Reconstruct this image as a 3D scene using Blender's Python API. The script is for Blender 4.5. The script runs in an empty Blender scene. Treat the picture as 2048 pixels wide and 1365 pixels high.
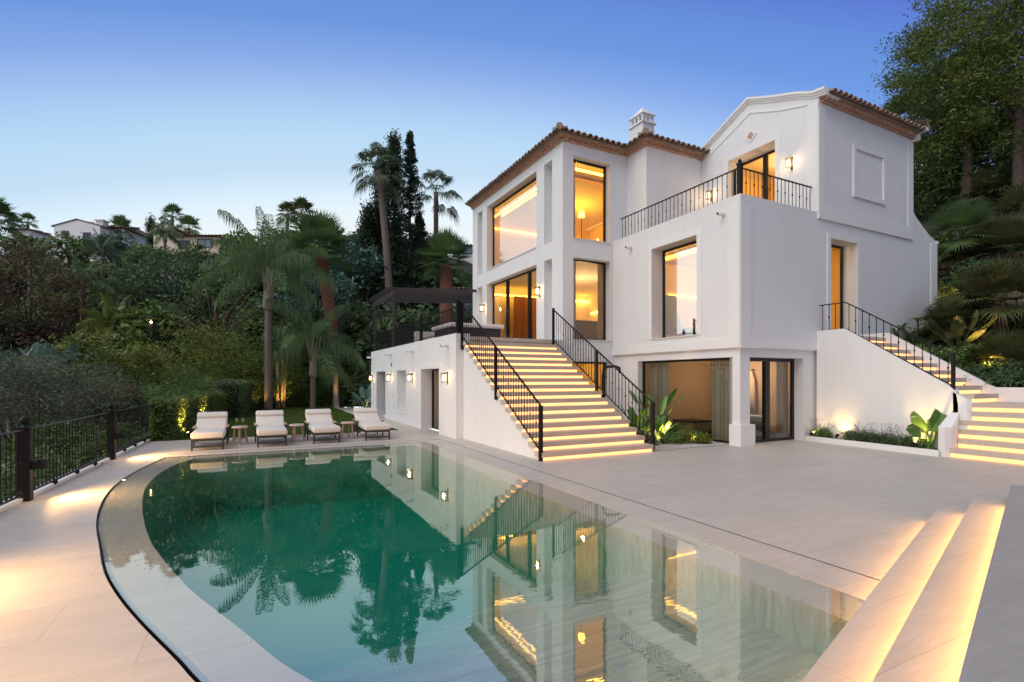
import bpy, bmesh, math, random
import numpy as np
from mathutils import Vector, Matrix
R = math.radians
scene = bpy.context.scene
COL = scene.collection
random.seed(7)
# ------------------------------------------------------------------ camera
cam_d = bpy.data.cameras.new("camera"); cam = bpy.data.objects.new("camera", cam_d); COL.objects.link(cam)
cam.location = (0, 0, 1.65)
YAW = math.atan(521 / 1016)
cam.rotation_euler = (R(90), 0, -YAW)
cam_d.sensor_width = 36; cam_d.lens = 1016 / 2048 * 36; cam_d.shift_y = (758 - 682.5) / 2048
cam_d.clip_start = 0.05; cam_d.clip_end = 2000
scene.camera = cam
# ------------------------------------------------------------------ sky
SUN_EL, SUN_ROT = R(3.0), R(-105)
w = bpy.data.worlds.new("World"); scene.world = w; w.use_nodes = True
nt = w.node_tree; nt.nodes.clear()
N = nt.nodes.new; LK = nt.links.new
sky = N("ShaderNodeTexSky"); sky.sky_type = 'NISHITA'; sky.sun_disc = False
sky.sun_elevation = SUN_EL; sky.sun_rotation = SUN_ROT
sky.air_density = 1.0; sky.dust_density = 0.6; sky.ozone_density = 6.0; sky.altitude = 100
bg = N("ShaderNodeBackground"); bg.inputs[1].default_value = 0.05
out = N("ShaderNodeOutputWorld")
LK(sky.outputs[0], bg.inputs[0])
# after-sunset glow: pale on the sunset side and towards the horizon, deep blue away from it
tcw = N("ShaderNodeTexCoord")
def dotw(v):
    q = N("ShaderNodeVectorMath"); q.operation = 'DOT_PRODUCT'; q.inputs[1].default_value = v; LK(tcw.outputs['Generated'], q.inputs[0]); return q.outputs['Value']
def mathw(op, a, b, c=None):
    q = N("ShaderNodeMath"); q.operation = op
    for i, v in enumerate((a, b, c)):
        if v is None: continue
        if isinstance(v, (int, float)): q.inputs[i].default_value = v
        else: LK(v, q.inputs[i])
    return q.outputs[0]
cs, sn = math.cos(YAW), math.sin(YAW)
base_ = dotw((0.12 * cs - .8 * sn, -0.12 * sn - .8 * cs, 1.0))
fwd_ = dotw((sn, cs, 0))
back_ = mathw('MAXIMUM', mathw('SUBTRACT', dotw((-1, 0, 0)), .30), 0)      # the sun went down to the left, behind the viewer
tt_ = mathw('MULTIPLY_ADD', back_, -2.2, mathw('ADD', base_, .8))
mr = N("ShaderNodeMapRange"); mr.inputs[1].default_value = -0.5; mr.inputs[2].default_value = 1.0; LK(tt_, mr.inputs[0])
rampw = N("ShaderNodeValToRGB"); er = rampw.color_ramp.elements
stops = [(-.5, (1.0, .99, .94)), (.15, (.72, .79, .80)), (.30, (.68, .72, .70)), (.34, (.64, .715, .72)), (.37, (.57, .68, .73)), (.42, (.45, .58, .68)), (.487, (.39, .55, .68)), (.53, (.345, .49, .67)), (.58, (.27, .40, .64)), (.63, (.195, .31, .60)), (.69, (.128, .246, .55)), (.76, (.106, .208, .51)), (.845, (.08, .125, .45)), (1.0, (.28, .29, .35))]
for i, (t_, c_) in enumerate(stops):
    e_ = er[i] if i < 2 else er.new(0.99)
    e_.position = (t_ + .5) / 1.5; e_.color = (*c_, 1)
bg2 = N("ShaderNodeBackground"); bg2.inputs[1].default_value = 1.0; addw = N("ShaderNodeAddShader")
LK(mr.outputs[0], rampw.inputs[0]); LK(rampw.outputs[0], bg2.inputs[0])
LK(bg.outputs[0], addw.inputs[0]); LK(bg2.outputs[0], addw.inputs[1]); LK(addw.outputs[0], out.inputs[0])
# soft last light from the sunset side
sd = bpy.data.lights.new("sun", 'SUN'); sd.energy = 1.25; sd.angle = R(45); sd.color = (1.0, 0.91, 0.78)
so = bpy.data.objects.new("sun", sd); COL.objects.link(so)
so.rotation_euler = Vector((1.0, 0.28, -1.15)).to_track_quat('-Z', 'Y').to_euler()
scene.view_settings.view_transform = 'Standard'; scene.view_settings.look = 'None'
scene.view_settings.exposure = 0.33; scene.view_settings.gamma = 1.0
scene.render.engine = 'CYCLES'
scene.cycles.max_bounces = 8; scene.cycles.transparent_max_bounces = 12
scene.cycles.caustics_reflective = False; scene.cycles.sample_clamp_indirect = 4.0

# ------------------------------------------------------------------ placing helpers (distance d in metres along the view)
def at(px, d, py=None, z=None):
    r = (px - 1024) / 1016
    x = d * (r * math.cos(YAW) + math.sin(YAW)); y = d * (-r * math.sin(YAW) + math.cos(YAW))
    if py is not None: z = 1.65 + (758 - py) / 1016 * d
    return Vector((x, y, z if z is not None else 0))
def depth(x, y): return x * math.sin(YAW) + y * math.cos(YAW)

# ------------------------------------------------------------------ materials
MAT = {}
def mat(name, col, rough=0.7, metal=0, noise=None, bump=None, spec=None, coat=0, emit=None, estr=0, transl=0, coords='Object'):
    """noise=(scale, amount, colour2, stretch)  bump=(scale, strength)"""
    m = bpy.data.materials.new(name); m.use_nodes = True; t = m.node_tree
    b = t.nodes["Principled BSDF"]
    b.inputs["Base Color"].default_value = (*col, 1); b.inputs["Roughness"].default_value = rough
    b.inputs["Metallic"].default_value = metal
    if spec is not None: b.inputs["Specular IOR Level"].default_value = spec
    if coat: b.inputs["Coat Weight"].default_value = coat
    if emit: b.inputs["Emission Color"].default_value = (*emit, 1); b.inputs["Emission Strength"].default_value = estr
    tc = t.nodes.new("ShaderNodeTexCoord")
    if noise:
        sc, amt, c2, st = noise
        mp = t.nodes.new("ShaderNodeMapping"); mp.inputs["Scale"].default_value = st
        n = t.nodes.new("ShaderNodeTexNoise"); n.inputs["Scale"].default_value = sc; n.inputs["Detail"].default_value = 6
        n.inputs["Roughness"].default_value = 0.6
        cr = t.nodes.new("ShaderNodeValToRGB"); cr.color_ramp.elements[0].position = 0.5 - amt; cr.color_ramp.elements[1].position = 0.5 + amt
        cr.color_ramp.elements[0].color = (*col, 1); cr.color_ramp.elements[1].color = (*c2, 1)
        t.links.new(tc.outputs[coords], mp.inputs[0]); t.links.new(mp.outputs[0], n.inputs[0])
        t.links.new(n.outputs[0], cr.inputs[0]); t.links.new(cr.outputs[0], b.inputs["Base Color"])
    if bump:
        n2 = t.nodes.new("ShaderNodeTexNoise"); n2.inputs["Scale"].default_value = bump[0]; n2.inputs["Detail"].default_value = 5
        bp = t.nodes.new("ShaderNodeBump"); bp.inputs["Strength"].default_value = bump[1]; bp.inputs["Distance"].default_value = 0.02
        t.links.new(tc.outputs[coords], n2.inputs[0]); t.links.new(n2.outputs[0], bp.inputs["Height"]); t.links.new(bp.outputs[0], b.inputs["Normal"])
    if transl:
        o = [x for x in t.nodes if x.type == 'OUTPUT_MATERIAL'][0]
        tr = t.nodes.new("ShaderNodeBsdfTranslucent"); mx = t.nodes.new("ShaderNodeMixShader"); mx.inputs[0].default_value = transl
        src = b.inputs["Base Color"].links[0].from_socket if b.inputs["Base Color"].links else None
        if src: t.links.new(src, tr.inputs[0])
        else: tr.inputs[0].default_value = (*col, 1)
        t.links.new(b.outputs[0], mx.inputs[1]); t.links.new(tr.outputs[0], mx.inputs[2]); t.links.new(mx.outputs[0], o.inputs[0])
    MAT[name] = m; return m
def leafmat(name, a, b, scale=1.2, transl=0.25, rough=0.5):
    return mat(name, a, rough, noise=(scale, 0.16, b, (1, 1, 1)), transl=transl, spec=0.35)
def emis(name, col, s):
    m = bpy.data.materials.new(name); m.use_nodes = True; t = m.node_tree; t.nodes.clear()
    e = t.nodes.new("ShaderNodeEmission"); e.inputs[0].default_value = (*col, 1); e.inputs[1].default_value = s
    o = t.nodes.new("ShaderNodeOutputMaterial"); t.links.new(e.outputs[0], o.inputs[0]); MAT[name] = m; return m
def glassmat(name, ior, tint, refl=(1, 1, 1), rough=0.0):
    m = bpy.data.materials.new(name); m.use_nodes = True; t = m.node_tree; t.nodes.clear()
    fr = t.nodes.new("ShaderNodeFresnel"); fr.inputs[0].default_value = ior
    tr = t.nodes.new("ShaderNodeBsdfTransparent"); tr.inputs[0].default_value = (*tint, 1)
    gl = t.nodes.new("ShaderNodeBsdfGlossy"); gl.inputs[0].default_value = (*refl, 1); gl.inputs["Roughness"].default_value = rough
    geo = t.nodes.new("ShaderNodeNewGeometry")
    mx = t.nodes.new("ShaderNodeMixShader"); o = t.nodes.new("ShaderNodeOutputMaterial")
    t.links.new(fr.outputs[0], mx.inputs[0]); t.links.new(tr.outputs[0], mx.inputs[1]); t.links.new(gl.outputs[0], mx.inputs[2])
    t.links.new(mx.outputs[0], o.inputs[0]); MAT[name] = m; return m

mat('stucco', (0.80, 0.80, 0.81), 0.85, noise=(0.9, 0.3, (0.75, 0.745, 0.745), (1, 1, .6)), bump=(7, 0.16))
t = MAT['stucco'].node_tree; bs = t.nodes["Principled BSDF"]; src = bs.inputs["Base Color"].links[0].from_socket
tc = t.nodes.new("ShaderNodeTexCoord"); mp = t.nodes.new("ShaderNodeMapping"); mp.inputs["Scale"].default_value = (2.2, 2.2, .22)
nn_ = t.nodes.new("ShaderNodeTexNoise"); nn_.inputs["Scale"].default_value = 2.0; nn_.inputs["Detail"].default_value = 7; nn_.inputs["Roughness"].default_value = .65
cr = t.nodes.new("ShaderNodeValToRGB"); cr.color_ramp.elements[0].position = .36; cr.color_ramp.elements[1].position = .56; cr.color_ramp.elements[0].color = (.90, .885, .87, 1); cr.color_ramp.elements[1].color = (1, 1, 1, 1)
m1 = t.nodes.new("ShaderNodeMixRGB"); m1.blend_type = 'MULTIPLY'; m1.inputs[0].default_value = .28
t.links.new(tc.outputs['Object'], mp.inputs[0]); t.links.new(mp.outputs[0], nn_.inputs[0]); t.links.new(nn_.outputs[0], cr.inputs[0]); t.links.new(src, m1.inputs[1]); t.links.new(cr.outputs[0], m1.inputs[2]); t.links.new(m1.outputs[0], bs.inputs["Base Color"])
mat('stucco_trim', (0.80, 0.795, 0.79), 0.8, bump=(14, 0.06))
mat('step_stone', (0.58, 0.49, 0.41), 0.6, noise=(3, 0.25, (0.49, 0.42, 0.35), (1, 3, 1)), bump=(30, 0.05))
mat('sill_stone', (0.70, 0.66, 0.60), 0.6)
mat('iron', (0.006, 0.006, 0.007), 0.5, metal=0.0, spec=.25, noise=(6, .2, (0.010, 0.010, 0.010), (1, 1, 1)))
mat('iron_sheen', (0.05, 0.05, 0.055), 0.28, metal=.9)
mat('window_metal', (0.014, 0.014, 0.016), 0.35, metal=0.4)
mat('terracotta', (0.40, 0.27, 0.20), 0.85, noise=(3.2, 0.22, (0.20, 0.15, 0.125), (1, 1, 1)), bump=(12, .5))
mat('eave_brick', (0.62, 0.36, 0.25), 0.85, noise=(5, 0.25, (0.40, 0.24, 0.17), (1, 1, 1)), bump=(18, .5))
mat('room_warm', (0.80, 0.55, 0.16), 0.7)
mat('room_cream', (0.72, 0.62, 0.52), 0.7)
mat('room_spa', (0.50, 0.36, 0.25), 0.7)
mat('room_floor', (0.42, 0.34, 0.26), 0.5)
mat('room_grey', (0.16, 0.16, 0.19), 0.6)
mat('cushion', (0.74, 0.71, 0.67), 0.9, noise=(60, .25, (0.63, 0.60, 0.56), (1, 1, 1)), bump=(160, .25))
mat('lounger_metal', (0.016, 0.015, 0.018), 0.5)
mat('teak', (0.52, 0.38, 0.24), 0.6, noise=(8, .25, (0.40, 0.28, 0.17), (1, 8, 1)))
mat('rustic_wood', (0.46, 0.35, 0.26), 0.8, noise=(9, .2, (0.28, 0.2, 0.14), (1, 1, 4)), bump=(20, .4))
mat('pergola_wood', (0.030, 0.026, 0.030), 0.6, noise=(4, .2, (0.045, 0.037, 0.040), (1, 1, 1)))
mat('soil', (0.07, 0.045, 0.03), 0.95, bump=(20, .8))
mat('bark_palm', (0.21, 0.165, 0.14), 0.9, noise=(3, .25, (0.12, 0.09, 0.075), (1, 1, 14)), bump=(6, .8))
mat('bark_red', (0.26, 0.10, 0.06), 0.95, noise=(9, .2, (0.11, 0.045, 0.03), (1, 1, 2)), bump=(14, 1))
mat('bark_pale', (0.34, 0.27, 0.22), 0.85, noise=(5, .2, (0.20, 0.15, 0.12), (1, 1, .5)))
mat('bark', (0.12, 0.08, 0.06), 0.95, noise=(5, .2, (0.06, 0.045, 0.035), (1, 1, .5)), bump=(10, .8))
mat('gravel', (0.62, 0.57, 0.55), 0.85, noise=(14, .2, (0.42, 0.38, 0.37), (1, 1, 1)))
mat('rock', (0.23, 0.165, 0.115), 0.95, noise=(2.5, .25, (0.11, 0.085, 0.065), (1, 1, 1)), bump=(4, 1))
mat('far_white', (0.82, 0.82, 0.83), 0.85); mat('far_cream', (0.80, 0.66, 0.54), 0.85)
mat('far_roof', (0.24, 0.13, 0.09), 0.9, noise=(1.5, .2, (0.16, 0.09, 0.07), (1, 1, 1)))
mat('far_dark', (0.03, 0.03, 0.035), 0.3); mat('far_glass', (0.25, 0.28, 0.33), 0.1)
mat('curtain_orange', (0.52, 0.26, 0.07), 0.9, transl=.3); mat('curtain_sheer', (0.50, 0.46, 0.40), 0.9, transl=.35)
mat('tub_skirt', (0.035, 0.024, 0.022), 0.5); mat('tub_shell', (0.75, 0.70, 0.67), 0.35)
mat('white_plastic', (0.75, 0.73, 0.70), 0.4); mat('chair_blue', (0.16, 0.17, 0.22), 0.9)
mat('robe', (0.68, 0.52, 0.42), 0.95); mat('wood_box', (0.40, 0.22, 0.09), 0.6); mat('ceramic', (0.6, 0.55, 0.48), 0.3)
emis('led', (1.0, 0.37, 0.14), 2.5); emis('led_step', (1.0, 0.46, 0.10), 42.0); emis('led_cove', (1.0, 0.50, 0.06), 8.0)
emis('bulb', (1.0, 0.66, 0.30), 30.0); emis('spot_face', (1.0, 0.62, 0.25), 40.0)
glassmat('glass', 1.75, (0.93, 0.95, 0.94)); glassmat('glass_bright', 7.0, (0.72, 0.74, 0.70)); glassmat('lamp_glass', 1.3, (1, .97, .92))
glassmat('glass_clear', 1.45, (0.9, 0.97, 0.94))
leafmat('leaf_dark', (0.062, 0.111, 0.055), (0.138, 0.213, 0.076), 0.8)
leafmat('leaf_mid', (0.085, 0.155, 0.049), (0.195, 0.300, 0.079), 0.9)
leafmat('leaf_yellow', (0.094, 0.138, 0.024), (0.237, 0.270, 0.050), .8)
leafmat('leaf_grey', (0.088, 0.110, 0.066), (0.182, 0.209, 0.127), 1.0)
leafmat('leaf_red', (0.085, 0.050, 0.032), (0.150, 0.085, 0.052), 1.0)
leafmat('leaf_conifer', (0.029, 0.050, 0.034), (0.062, 0.093, 0.050), 0.9)
leafmat('leaf_oak', (0.075, 0.125, 0.030), (0.190, 0.225, 0.050), 0.45)
leafmat('palm_blue', (0.066, 0.105, 0.061), (0.143, 0.198, 0.105), 1.5)
leafmat('palm_green', (0.077, 0.141, 0.056), (0.168, 0.258, 0.090), 1.5)
leafmat('palm_olive', (0.062, 0.080, 0.030), (0.145, 0.150, 0.055), 1.5)
leafmat('palm_dead', (0.224, 0.112, 0.050), (0.146, 0.067, 0.034), 1.5)
leafmat('leaf_banana', (0.077, 0.182, 0.042), (0.144, 0.288, 0.067), 2.0, rough=.35)
leafmat('leaf_teal', (0.067, 0.132, 0.106), (0.132, 0.243, 0.187), 2.0, rough=.35)
leafmat('leaf_hedge', (0.064, 0.111, 0.029), (0.160, 0.233, 0.058), 3.0)
leafmat('grass', (0.060, 0.115, 0.014), (0.10, 0.165, 0.022), 3.0)

def paving(name, a, b, tx, ty, joint=(0.36, 0.33, 0.30), ang=0):
    m = mat(name, a, 0.55, noise=(1.3, 0.28, b, (1, 3.2, 1)), bump=(26, .06))
    t = m.node_tree; bs = t.nodes["Principled BSDF"]
    src = bs.inputs["Base Color"].links[0].from_socket
    tc = t.nodes.new("ShaderNodeTexCoord"); mp = t.nodes.new("ShaderNodeMapping"); mp.inputs["Rotation"].default_value = (0, 0, ang)
    br = t.nodes.new("ShaderNodeTexBrick"); br.inputs["Scale"].default_value = 1.0
    br.inputs["Brick Width"].default_value = tx; br.inputs["Row Height"].default_value = ty; br.inputs["Mortar Size"].default_value = 0.004
    br.inputs["Mortar Smooth"].default_value = 0.2; br.inputs["Color1"].default_value = (1, 1, 1, 1); br.inputs["Color2"].default_value = (0.93, 0.93, 0.935, 1)
    br.inputs["Mortar"].default_value = (0.76, 0.75, 0.74, 1)
    # fine streaks along the slab
    mp2 = t.nodes.new("ShaderNodeMapping"); mp2.inputs["Scale"].default_value = (2, 22, 2); mp2.inputs["Rotation"].default_value = (0, 0, ang)
    n = t.nodes.new("ShaderNodeTexNoise"); n.inputs["Scale"].default_value = 1.6; n.inputs["Detail"].default_value = 8; n.inputs["Roughness"].default_value = .7
    cr = t.nodes.new("ShaderNodeValToRGB"); cr.color_ramp.elements[0].position = .3; cr.color_ramp.elements[1].position = .7
    cr.color_ramp.elements[0].color = (0.86, 0.85, 0.84, 1); cr.color_ramp.elements[1].color = (1.04, 1.03, 1.02, 1)
    m1 = t.nodes.new("ShaderNodeMixRGB"); m1.blend_type = 'MULTIPLY'; m1.inputs[0].default_value = 1
    m2 = t.nodes.new("ShaderNodeMixRGB"); m2.blend_type = 'MULTIPLY'; m2.inputs[0].default_value = 1
    L = t.links.new
    L(tc.outputs['Object'], mp.inputs[0]); L(mp.outputs[0], br.inputs[0]); L(tc.outputs['Object'], mp2.inputs[0]); L(mp2.outputs[0], n.inputs[0]); L(n.outputs[0], cr.inputs[0])
    L(src, m1.inputs[1]); L(br.outputs[0], m1.inputs[2]); L(m1.outputs[0], m2.inputs[1]); L(cr.outputs[0], m2.inputs[2]); L(m2.outputs[0], bs.inputs["Base Color"])
    bs.inputs["Roughness"].default_value = .5
    if name == 'pool_stone': cr.color_ramp.elements[0].color = (.62, .60, .57, 1); cr.color_ramp.elements[0].position = .36; cr.color_ramp.elements[1].position = .6; mp2.inputs['Scale'].default_value = (1, 12, 2)
    return m
paving('deck_stone', (0.575, 0.54, 0.50), (0.49, 0.458, 0.42), 1.2, 0.6)
paving('deck_stone_light', (0.80, 0.74, 0.68), (0.72, 0.66, 0.60), 1.2, 1.2)
paving('pool_stone', (0.66, 0.61, 0.53), (0.54, 0.49, 0.42), 1.2, 0.6, ang=-0.29)
paving('platform_stone', (0.44, 0.415, 0.39), (0.38, 0.36, 0.34), 2.4, 1.2, ang=-0.29)  # deck stone again, the platform's duller light put into its colour
mat('pool_deep', (0.06, 0.48, 0.38), 0.6, noise=(.8, .3, (0.04, 0.38, 0.31), (1, 1, 1)))

# ------------------------------------------------------------------ mesh helpers
OFF = {}
class MB:
    def __init__(s): s.v = []; s.f = []; s.m = []; s.cur = 0
    def add(s, vs, fs):
        n = len(s.v); s.v.extend([tuple(v) for v in vs]); s.f.extend([tuple(i + n for i in f) for f in fs]); s.m.extend([s.cur] * len(fs))
    def quad(s, a, b, c, d): s.add([a, b, c, d], [(0, 1, 2, 3)])
    def box(s, x0, x1, y0, y1, z0, z1):
        if x0 > x1: x0, x1 = x1, x0
        if y0 > y1: y0, y1 = y1, y0
        s.add([(x0, y0, z0), (x1, y0, z0), (x1, y1, z0), (x0, y1, z0), (x0, y0, z1), (x1, y0, z1), (x1, y1, z1), (x0, y1, z1)],
              [(0, 3, 2, 1), (4, 5, 6, 7), (0, 1, 5, 4), (1, 2, 6, 5), (2, 3, 7, 6), (3, 0, 4, 7)])
    def rbox(s, x0, x1, y0, y1, z0, z1, r=0.02, seg=3, mtx=None):
        bm = bmesh.new(); bmesh.ops.create_cube(bm, size=1)
        for v in bm.verts: v.co = Vector(((x0 + x1) / 2 + v.co.x * (x1 - x0), (y0 + y1) / 2 + v.co.y * (y1 - y0), (z0 + z1) / 2 + v.co.z * (z1 - z0)))
        bmesh.ops.bevel(bm, geom=bm.edges[:], offset=r, segments=seg, profile=0.5, affect='EDGES')
        if mtx is not None: bmesh.ops.transform(bm, matrix=mtx, verts=bm.verts)
        bm.verts.index_update(); s.add([v.co[:] for v in bm.verts], [tuple(v.index for v in f.verts) for f in bm.faces]); bm.free()
    def prism(s, poly, z0, z1, top=True, bot=True):
        """poly counter-clockwise list of (x,y); z0/z1 may be lists"""
        n = len(poly); Z0 = z0 if isinstance(z0, (list, tuple)) else [z0] * n; Z1 = z1 if isinstance(z1, (list, tuple)) else [z1] * n
        vs = [(p[0], p[1], Z0[i]) for i, p in enumerate(poly)] + [(p[0], p[1], Z1[i]) for i, p in enumerate(poly)]
        fs = [(i, (i + 1) % n, n + (i + 1) % n, n + i) for i in range(n)]
        if bot: fs.append(tuple(range(n - 1, -1, -1)))
        if top: fs.append(tuple(range(n, 2 * n)))
        s.add(vs, fs)
    def xprism(s, poly, x0, x1):
        """poly of (y,z) extruded along x"""
        n = len(poly); vs = [(x0, p[0], p[1]) for p in poly] + [(x1, p[0], p[1]) for p in poly]
        s.add(vs, [(i, n + i, n + (i + 1) % n, (i + 1) % n) for i in range(n)] + [tuple(range(n)), tuple(range(2 * n - 1, n - 1, -1))])
    def yprism(s, poly, y0, y1):
        n = len(poly); vs = [(p[0], y0, p[1]) for p in poly] + [(p[0], y1, p[1]) for p in poly]
        s.add(vs, [(i, (i + 1) % n, n + (i + 1) % n, n + i) for i in range(n)] + [tuple(range(n - 1, -1, -1)), tuple(range(n, 2 * n))])
    def tube(s, pts, rad, n=6, cap=True):
        pts = [Vector(p) for p in pts]; rs = rad if isinstance(rad, (list, tuple)) else [rad] * len(pts)
        vs = []; fs = []; up0 = None
        for i, p in enumerate(pts):
            a = pts[max(i - 1, 0)]; b = pts[min(i + 1, len(pts) - 1)]; t = (b - a).normalized()
            if up0 is None: up0 = Vector((0, 0, 1)) if abs(t.z) < .9 else Vector((1, 0, 0))
            x = t.cross(up0).normalized(); y = x.cross(t).normalized(); up0 = y
            for k in range(n):
                an = 2 * math.pi * (k + .5) / n; vs.append(p + x * math.cos(an) * rs[i] + y * math.sin(an) * rs[i])
        for i in range(len(pts) - 1):
            for k in range(n): fs.append((i * n + k, i * n + (k + 1) % n, (i + 1) * n + (k + 1) % n, (i + 1) * n + k))
        if cap: fs.append(tuple(range(n - 1, -1, -1))); fs.append(tuple((len(pts) - 1) * n + k for k in range(n)))
        s.add(vs, fs)
    def lathe(s, prof, c=(0, 0, 0), n=12):
        vs = []; fs = []
        for r, z in prof:
            for k in range(n): a = 2 * math.pi * k / n; vs.append((c[0] + r * math.cos(a), c[1] + r * math.sin(a), c[2] + z))
        for i in range(len(prof) - 1):
            for k in range(n): fs.append((i * n + k, i * n + (k + 1) % n, (i + 1) * n + (k + 1) % n, (i + 1) * n + k))
        fs.append(tuple(range(n - 1, -1, -1))); fs.append(tuple((len(prof) - 1) * n + k for k in range(n)))
        s.add(vs, fs)
    def bar(s, a, b, w, h):
        """square bar from a to b; w horizontal width, h vertical"""
        a = Vector(a); b = Vector(b); t = (b - a).normalized()
        x = t.cross(Vector((0, 0, 1)));
        if x.length < .01: x = Vector((1, 0, 0))
        x.normalize(); y = x.cross(t).normalized(); x = x * w / 2; y = y * h / 2
        vs = [a - x - y, a + x - y, a + x + y, a - x + y, b - x - y, b + x - y, b + x + y, b - x + y]
        s.add(vs, [(0, 1, 2, 3), (7, 6, 5, 4), (0, 4, 5, 1), (1, 5, 6, 2), (2, 6, 7, 3), (3, 7, 4, 0)])
    def build(s, name, m, parent=None, smooth=False, origin=None):
        me = bpy.data.meshes.new(name)
        v = np.array(s.v, dtype=float) if len(s.v) else np.zeros((0, 3))
        if parent is not None: off = Vector(OFF.get(parent.name, (0, 0, 0)))
        elif origin is not None: off = Vector(origin)
        else:
            mn = v.min(0); mx = v.max(0); off = Vector(((mn[0] + mx[0]) / 2, (mn[1] + mx[1]) / 2, mn[2]))
        v = v - np.array(off)
        me.from_pydata(v.tolist(), [], s.f)
        ms = m if isinstance(m, (list, tuple)) else [m]
        for q in ms: me.materials.append(MAT[q])
        if len(ms) > 1: me.polygons.foreach_set('material_index', s.m)
        if smooth: me.polygons.foreach_set('use_smooth', [True] * len(me.polygons))
        me.update()
        o = bpy.data.objects.new(name, me); COL.objects.link(o)
        if parent is not None: o.parent = parent
        else: o.location = off
        OFF[o.name] = off
        return o
def tag(o, label=None, cat=None, group=None, kind=None):
    if label: o['label'] = label
    if cat: o['category'] = cat
    if group: o['group'] = group
    if kind: o['kind'] = kind
    return o
def empty(name, loc, label, cat, group=None, rz=0):
    o = bpy.data.objects.new(name, None); COL.objects.link(o); o.location = loc; o.empty_display_size = .2
    OFF[o.name] = Vector(loc); return tag(o, label, cat, group)
def copy_tree(o, loc=None, rz=None, sc=None, label=None):
    c = o.copy(); COL.objects.link(c)
    for ch in o.children:
        d = ch.copy(); COL.objects.link(d); d.parent = c
        for g in ch.children:
            e = g.copy(); COL.objects.link(e); e.parent = d
            if False: pass
    if loc is not None: c.location = loc
    if rz is not None: c.rotation_euler = (0, 0, rz)
    if sc is not None: c.scale = (sc, sc, sc) if not isinstance(sc, (tuple, list)) else sc
    if label: c['label'] = label
    return c
def light(name, kind, loc, energy, col=(1, .66, .32), parent=None, **kw):
    d = bpy.data.lights.new(name, kind); d.energy = energy; d.color = col
    for k, v in kw.items():
        if k != 'target': setattr(d, k, v)
    o = bpy.data.objects.new(name, d); COL.objects.link(o)
    p = Vector(loc)
    if 'target' in kw: o.rotation_euler = (Vector(kw['target']) - p).to_track_quat('-Z', 'Y').to_euler()
    if parent is not None: o.parent = parent; p = p - Vector(OFF.get(parent.name, (0, 0, 0)))
    o.location = p; return o

# wall with real openings: axis 'X' -> plane X=c spanning Y; axis 'Y' -> plane Y=c spanning X; thickness grows inwards (+axis)
def wall(M, axis, c, a0, a1, z0, z1, holes=(), t=.3, caps=(False, False), top=True):
    A = sorted({a0, a1, *[h for q in holes for h in q[:2]]}); Z = sorted({z0, z1, *[h for q in holes for h in q[2:4]]})
    A = [a for a in A if a0 <= a <= a1]; Z = [z for z in Z if z0 <= z <= z1]
    def P(a, z, k): return (c + k, a, z) if axis == 'X' else (a, c + k, z)
    def inh(a, z): return any(h[0] < a < h[1] and h[2] < z < h[3] for h in holes)
    fl = axis == 'X'
    def q(p): M.quad(*(p if fl else p[::-1]))
    for i in range(len(A) - 1):
        for j in range(len(Z) - 1):
            if inh((A[i] + A[i + 1]) / 2, (Z[j] + Z[j + 1]) / 2): continue
            q([P(A[i], Z[j], 0), P(A[i], Z[j + 1], 0), P(A[i + 1], Z[j + 1], 0), P(A[i + 1], Z[j], 0)])
            q([P(A[i], Z[j], t), P(A[i + 1], Z[j], t), P(A[i + 1], Z[j + 1], t), P(A[i], Z[j + 1], t)])
    for h in holes:
        p0, p1, q0, q1 = h[:4]
        q([P(p0, q0, 0), P(p0, q0, t), P(p0, q1, t), P(p0, q1, 0)])
        q([P(p1, q0, 0), P(p1, q1, 0), P(p1, q1, t), P(p1, q0, t)])
        q([P(p0, q1, 0), P(p0, q1, t), P(p1, q1, t), P(p1, q1, 0)])
        if q0 > z0 + .001: q([P(p0, q0, 0), P(p1, q0, 0), P(p1, q0, t), P(p0, q0, t)])
    if top: q([P(a0, z1, 0), P(a0, z1, t), P(a1, z1, t), P(a1, z1, 0)])
    if caps[0]: q([P(a0, z0, 0), P(a0, z0, t), P(a0, z1, t), P(a0, z1, 0)])
    if caps[1]: q([P(a1, z0, 0), P(a1, z1, 0), P(a1, z1, t), P(a1, z0, t)])
def ring(M, axis, c, a0, a1, z0, z1, w_, pr, sill=True):
    """flat raised surround around an opening, standing pr proud of plane c (towards -axis)"""
    def bx(p, q, r, s_):
        if axis == 'X': M.box(c - pr, c + .002, p, q, r, s_)
        else: M.box(p, q, c - pr, c + .002, r, s_)
    bx(a0 - w_, a0, z0 - (w_ if sill else 0), z1 + w_); bx(a1, a1 + w_, z0 - (w_ if sill else 0), z1 + w_)
    bx(a0, a1, z1, z1 + w_)
    if sill: bx(a0, a1, z0 - w_, z0)
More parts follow.
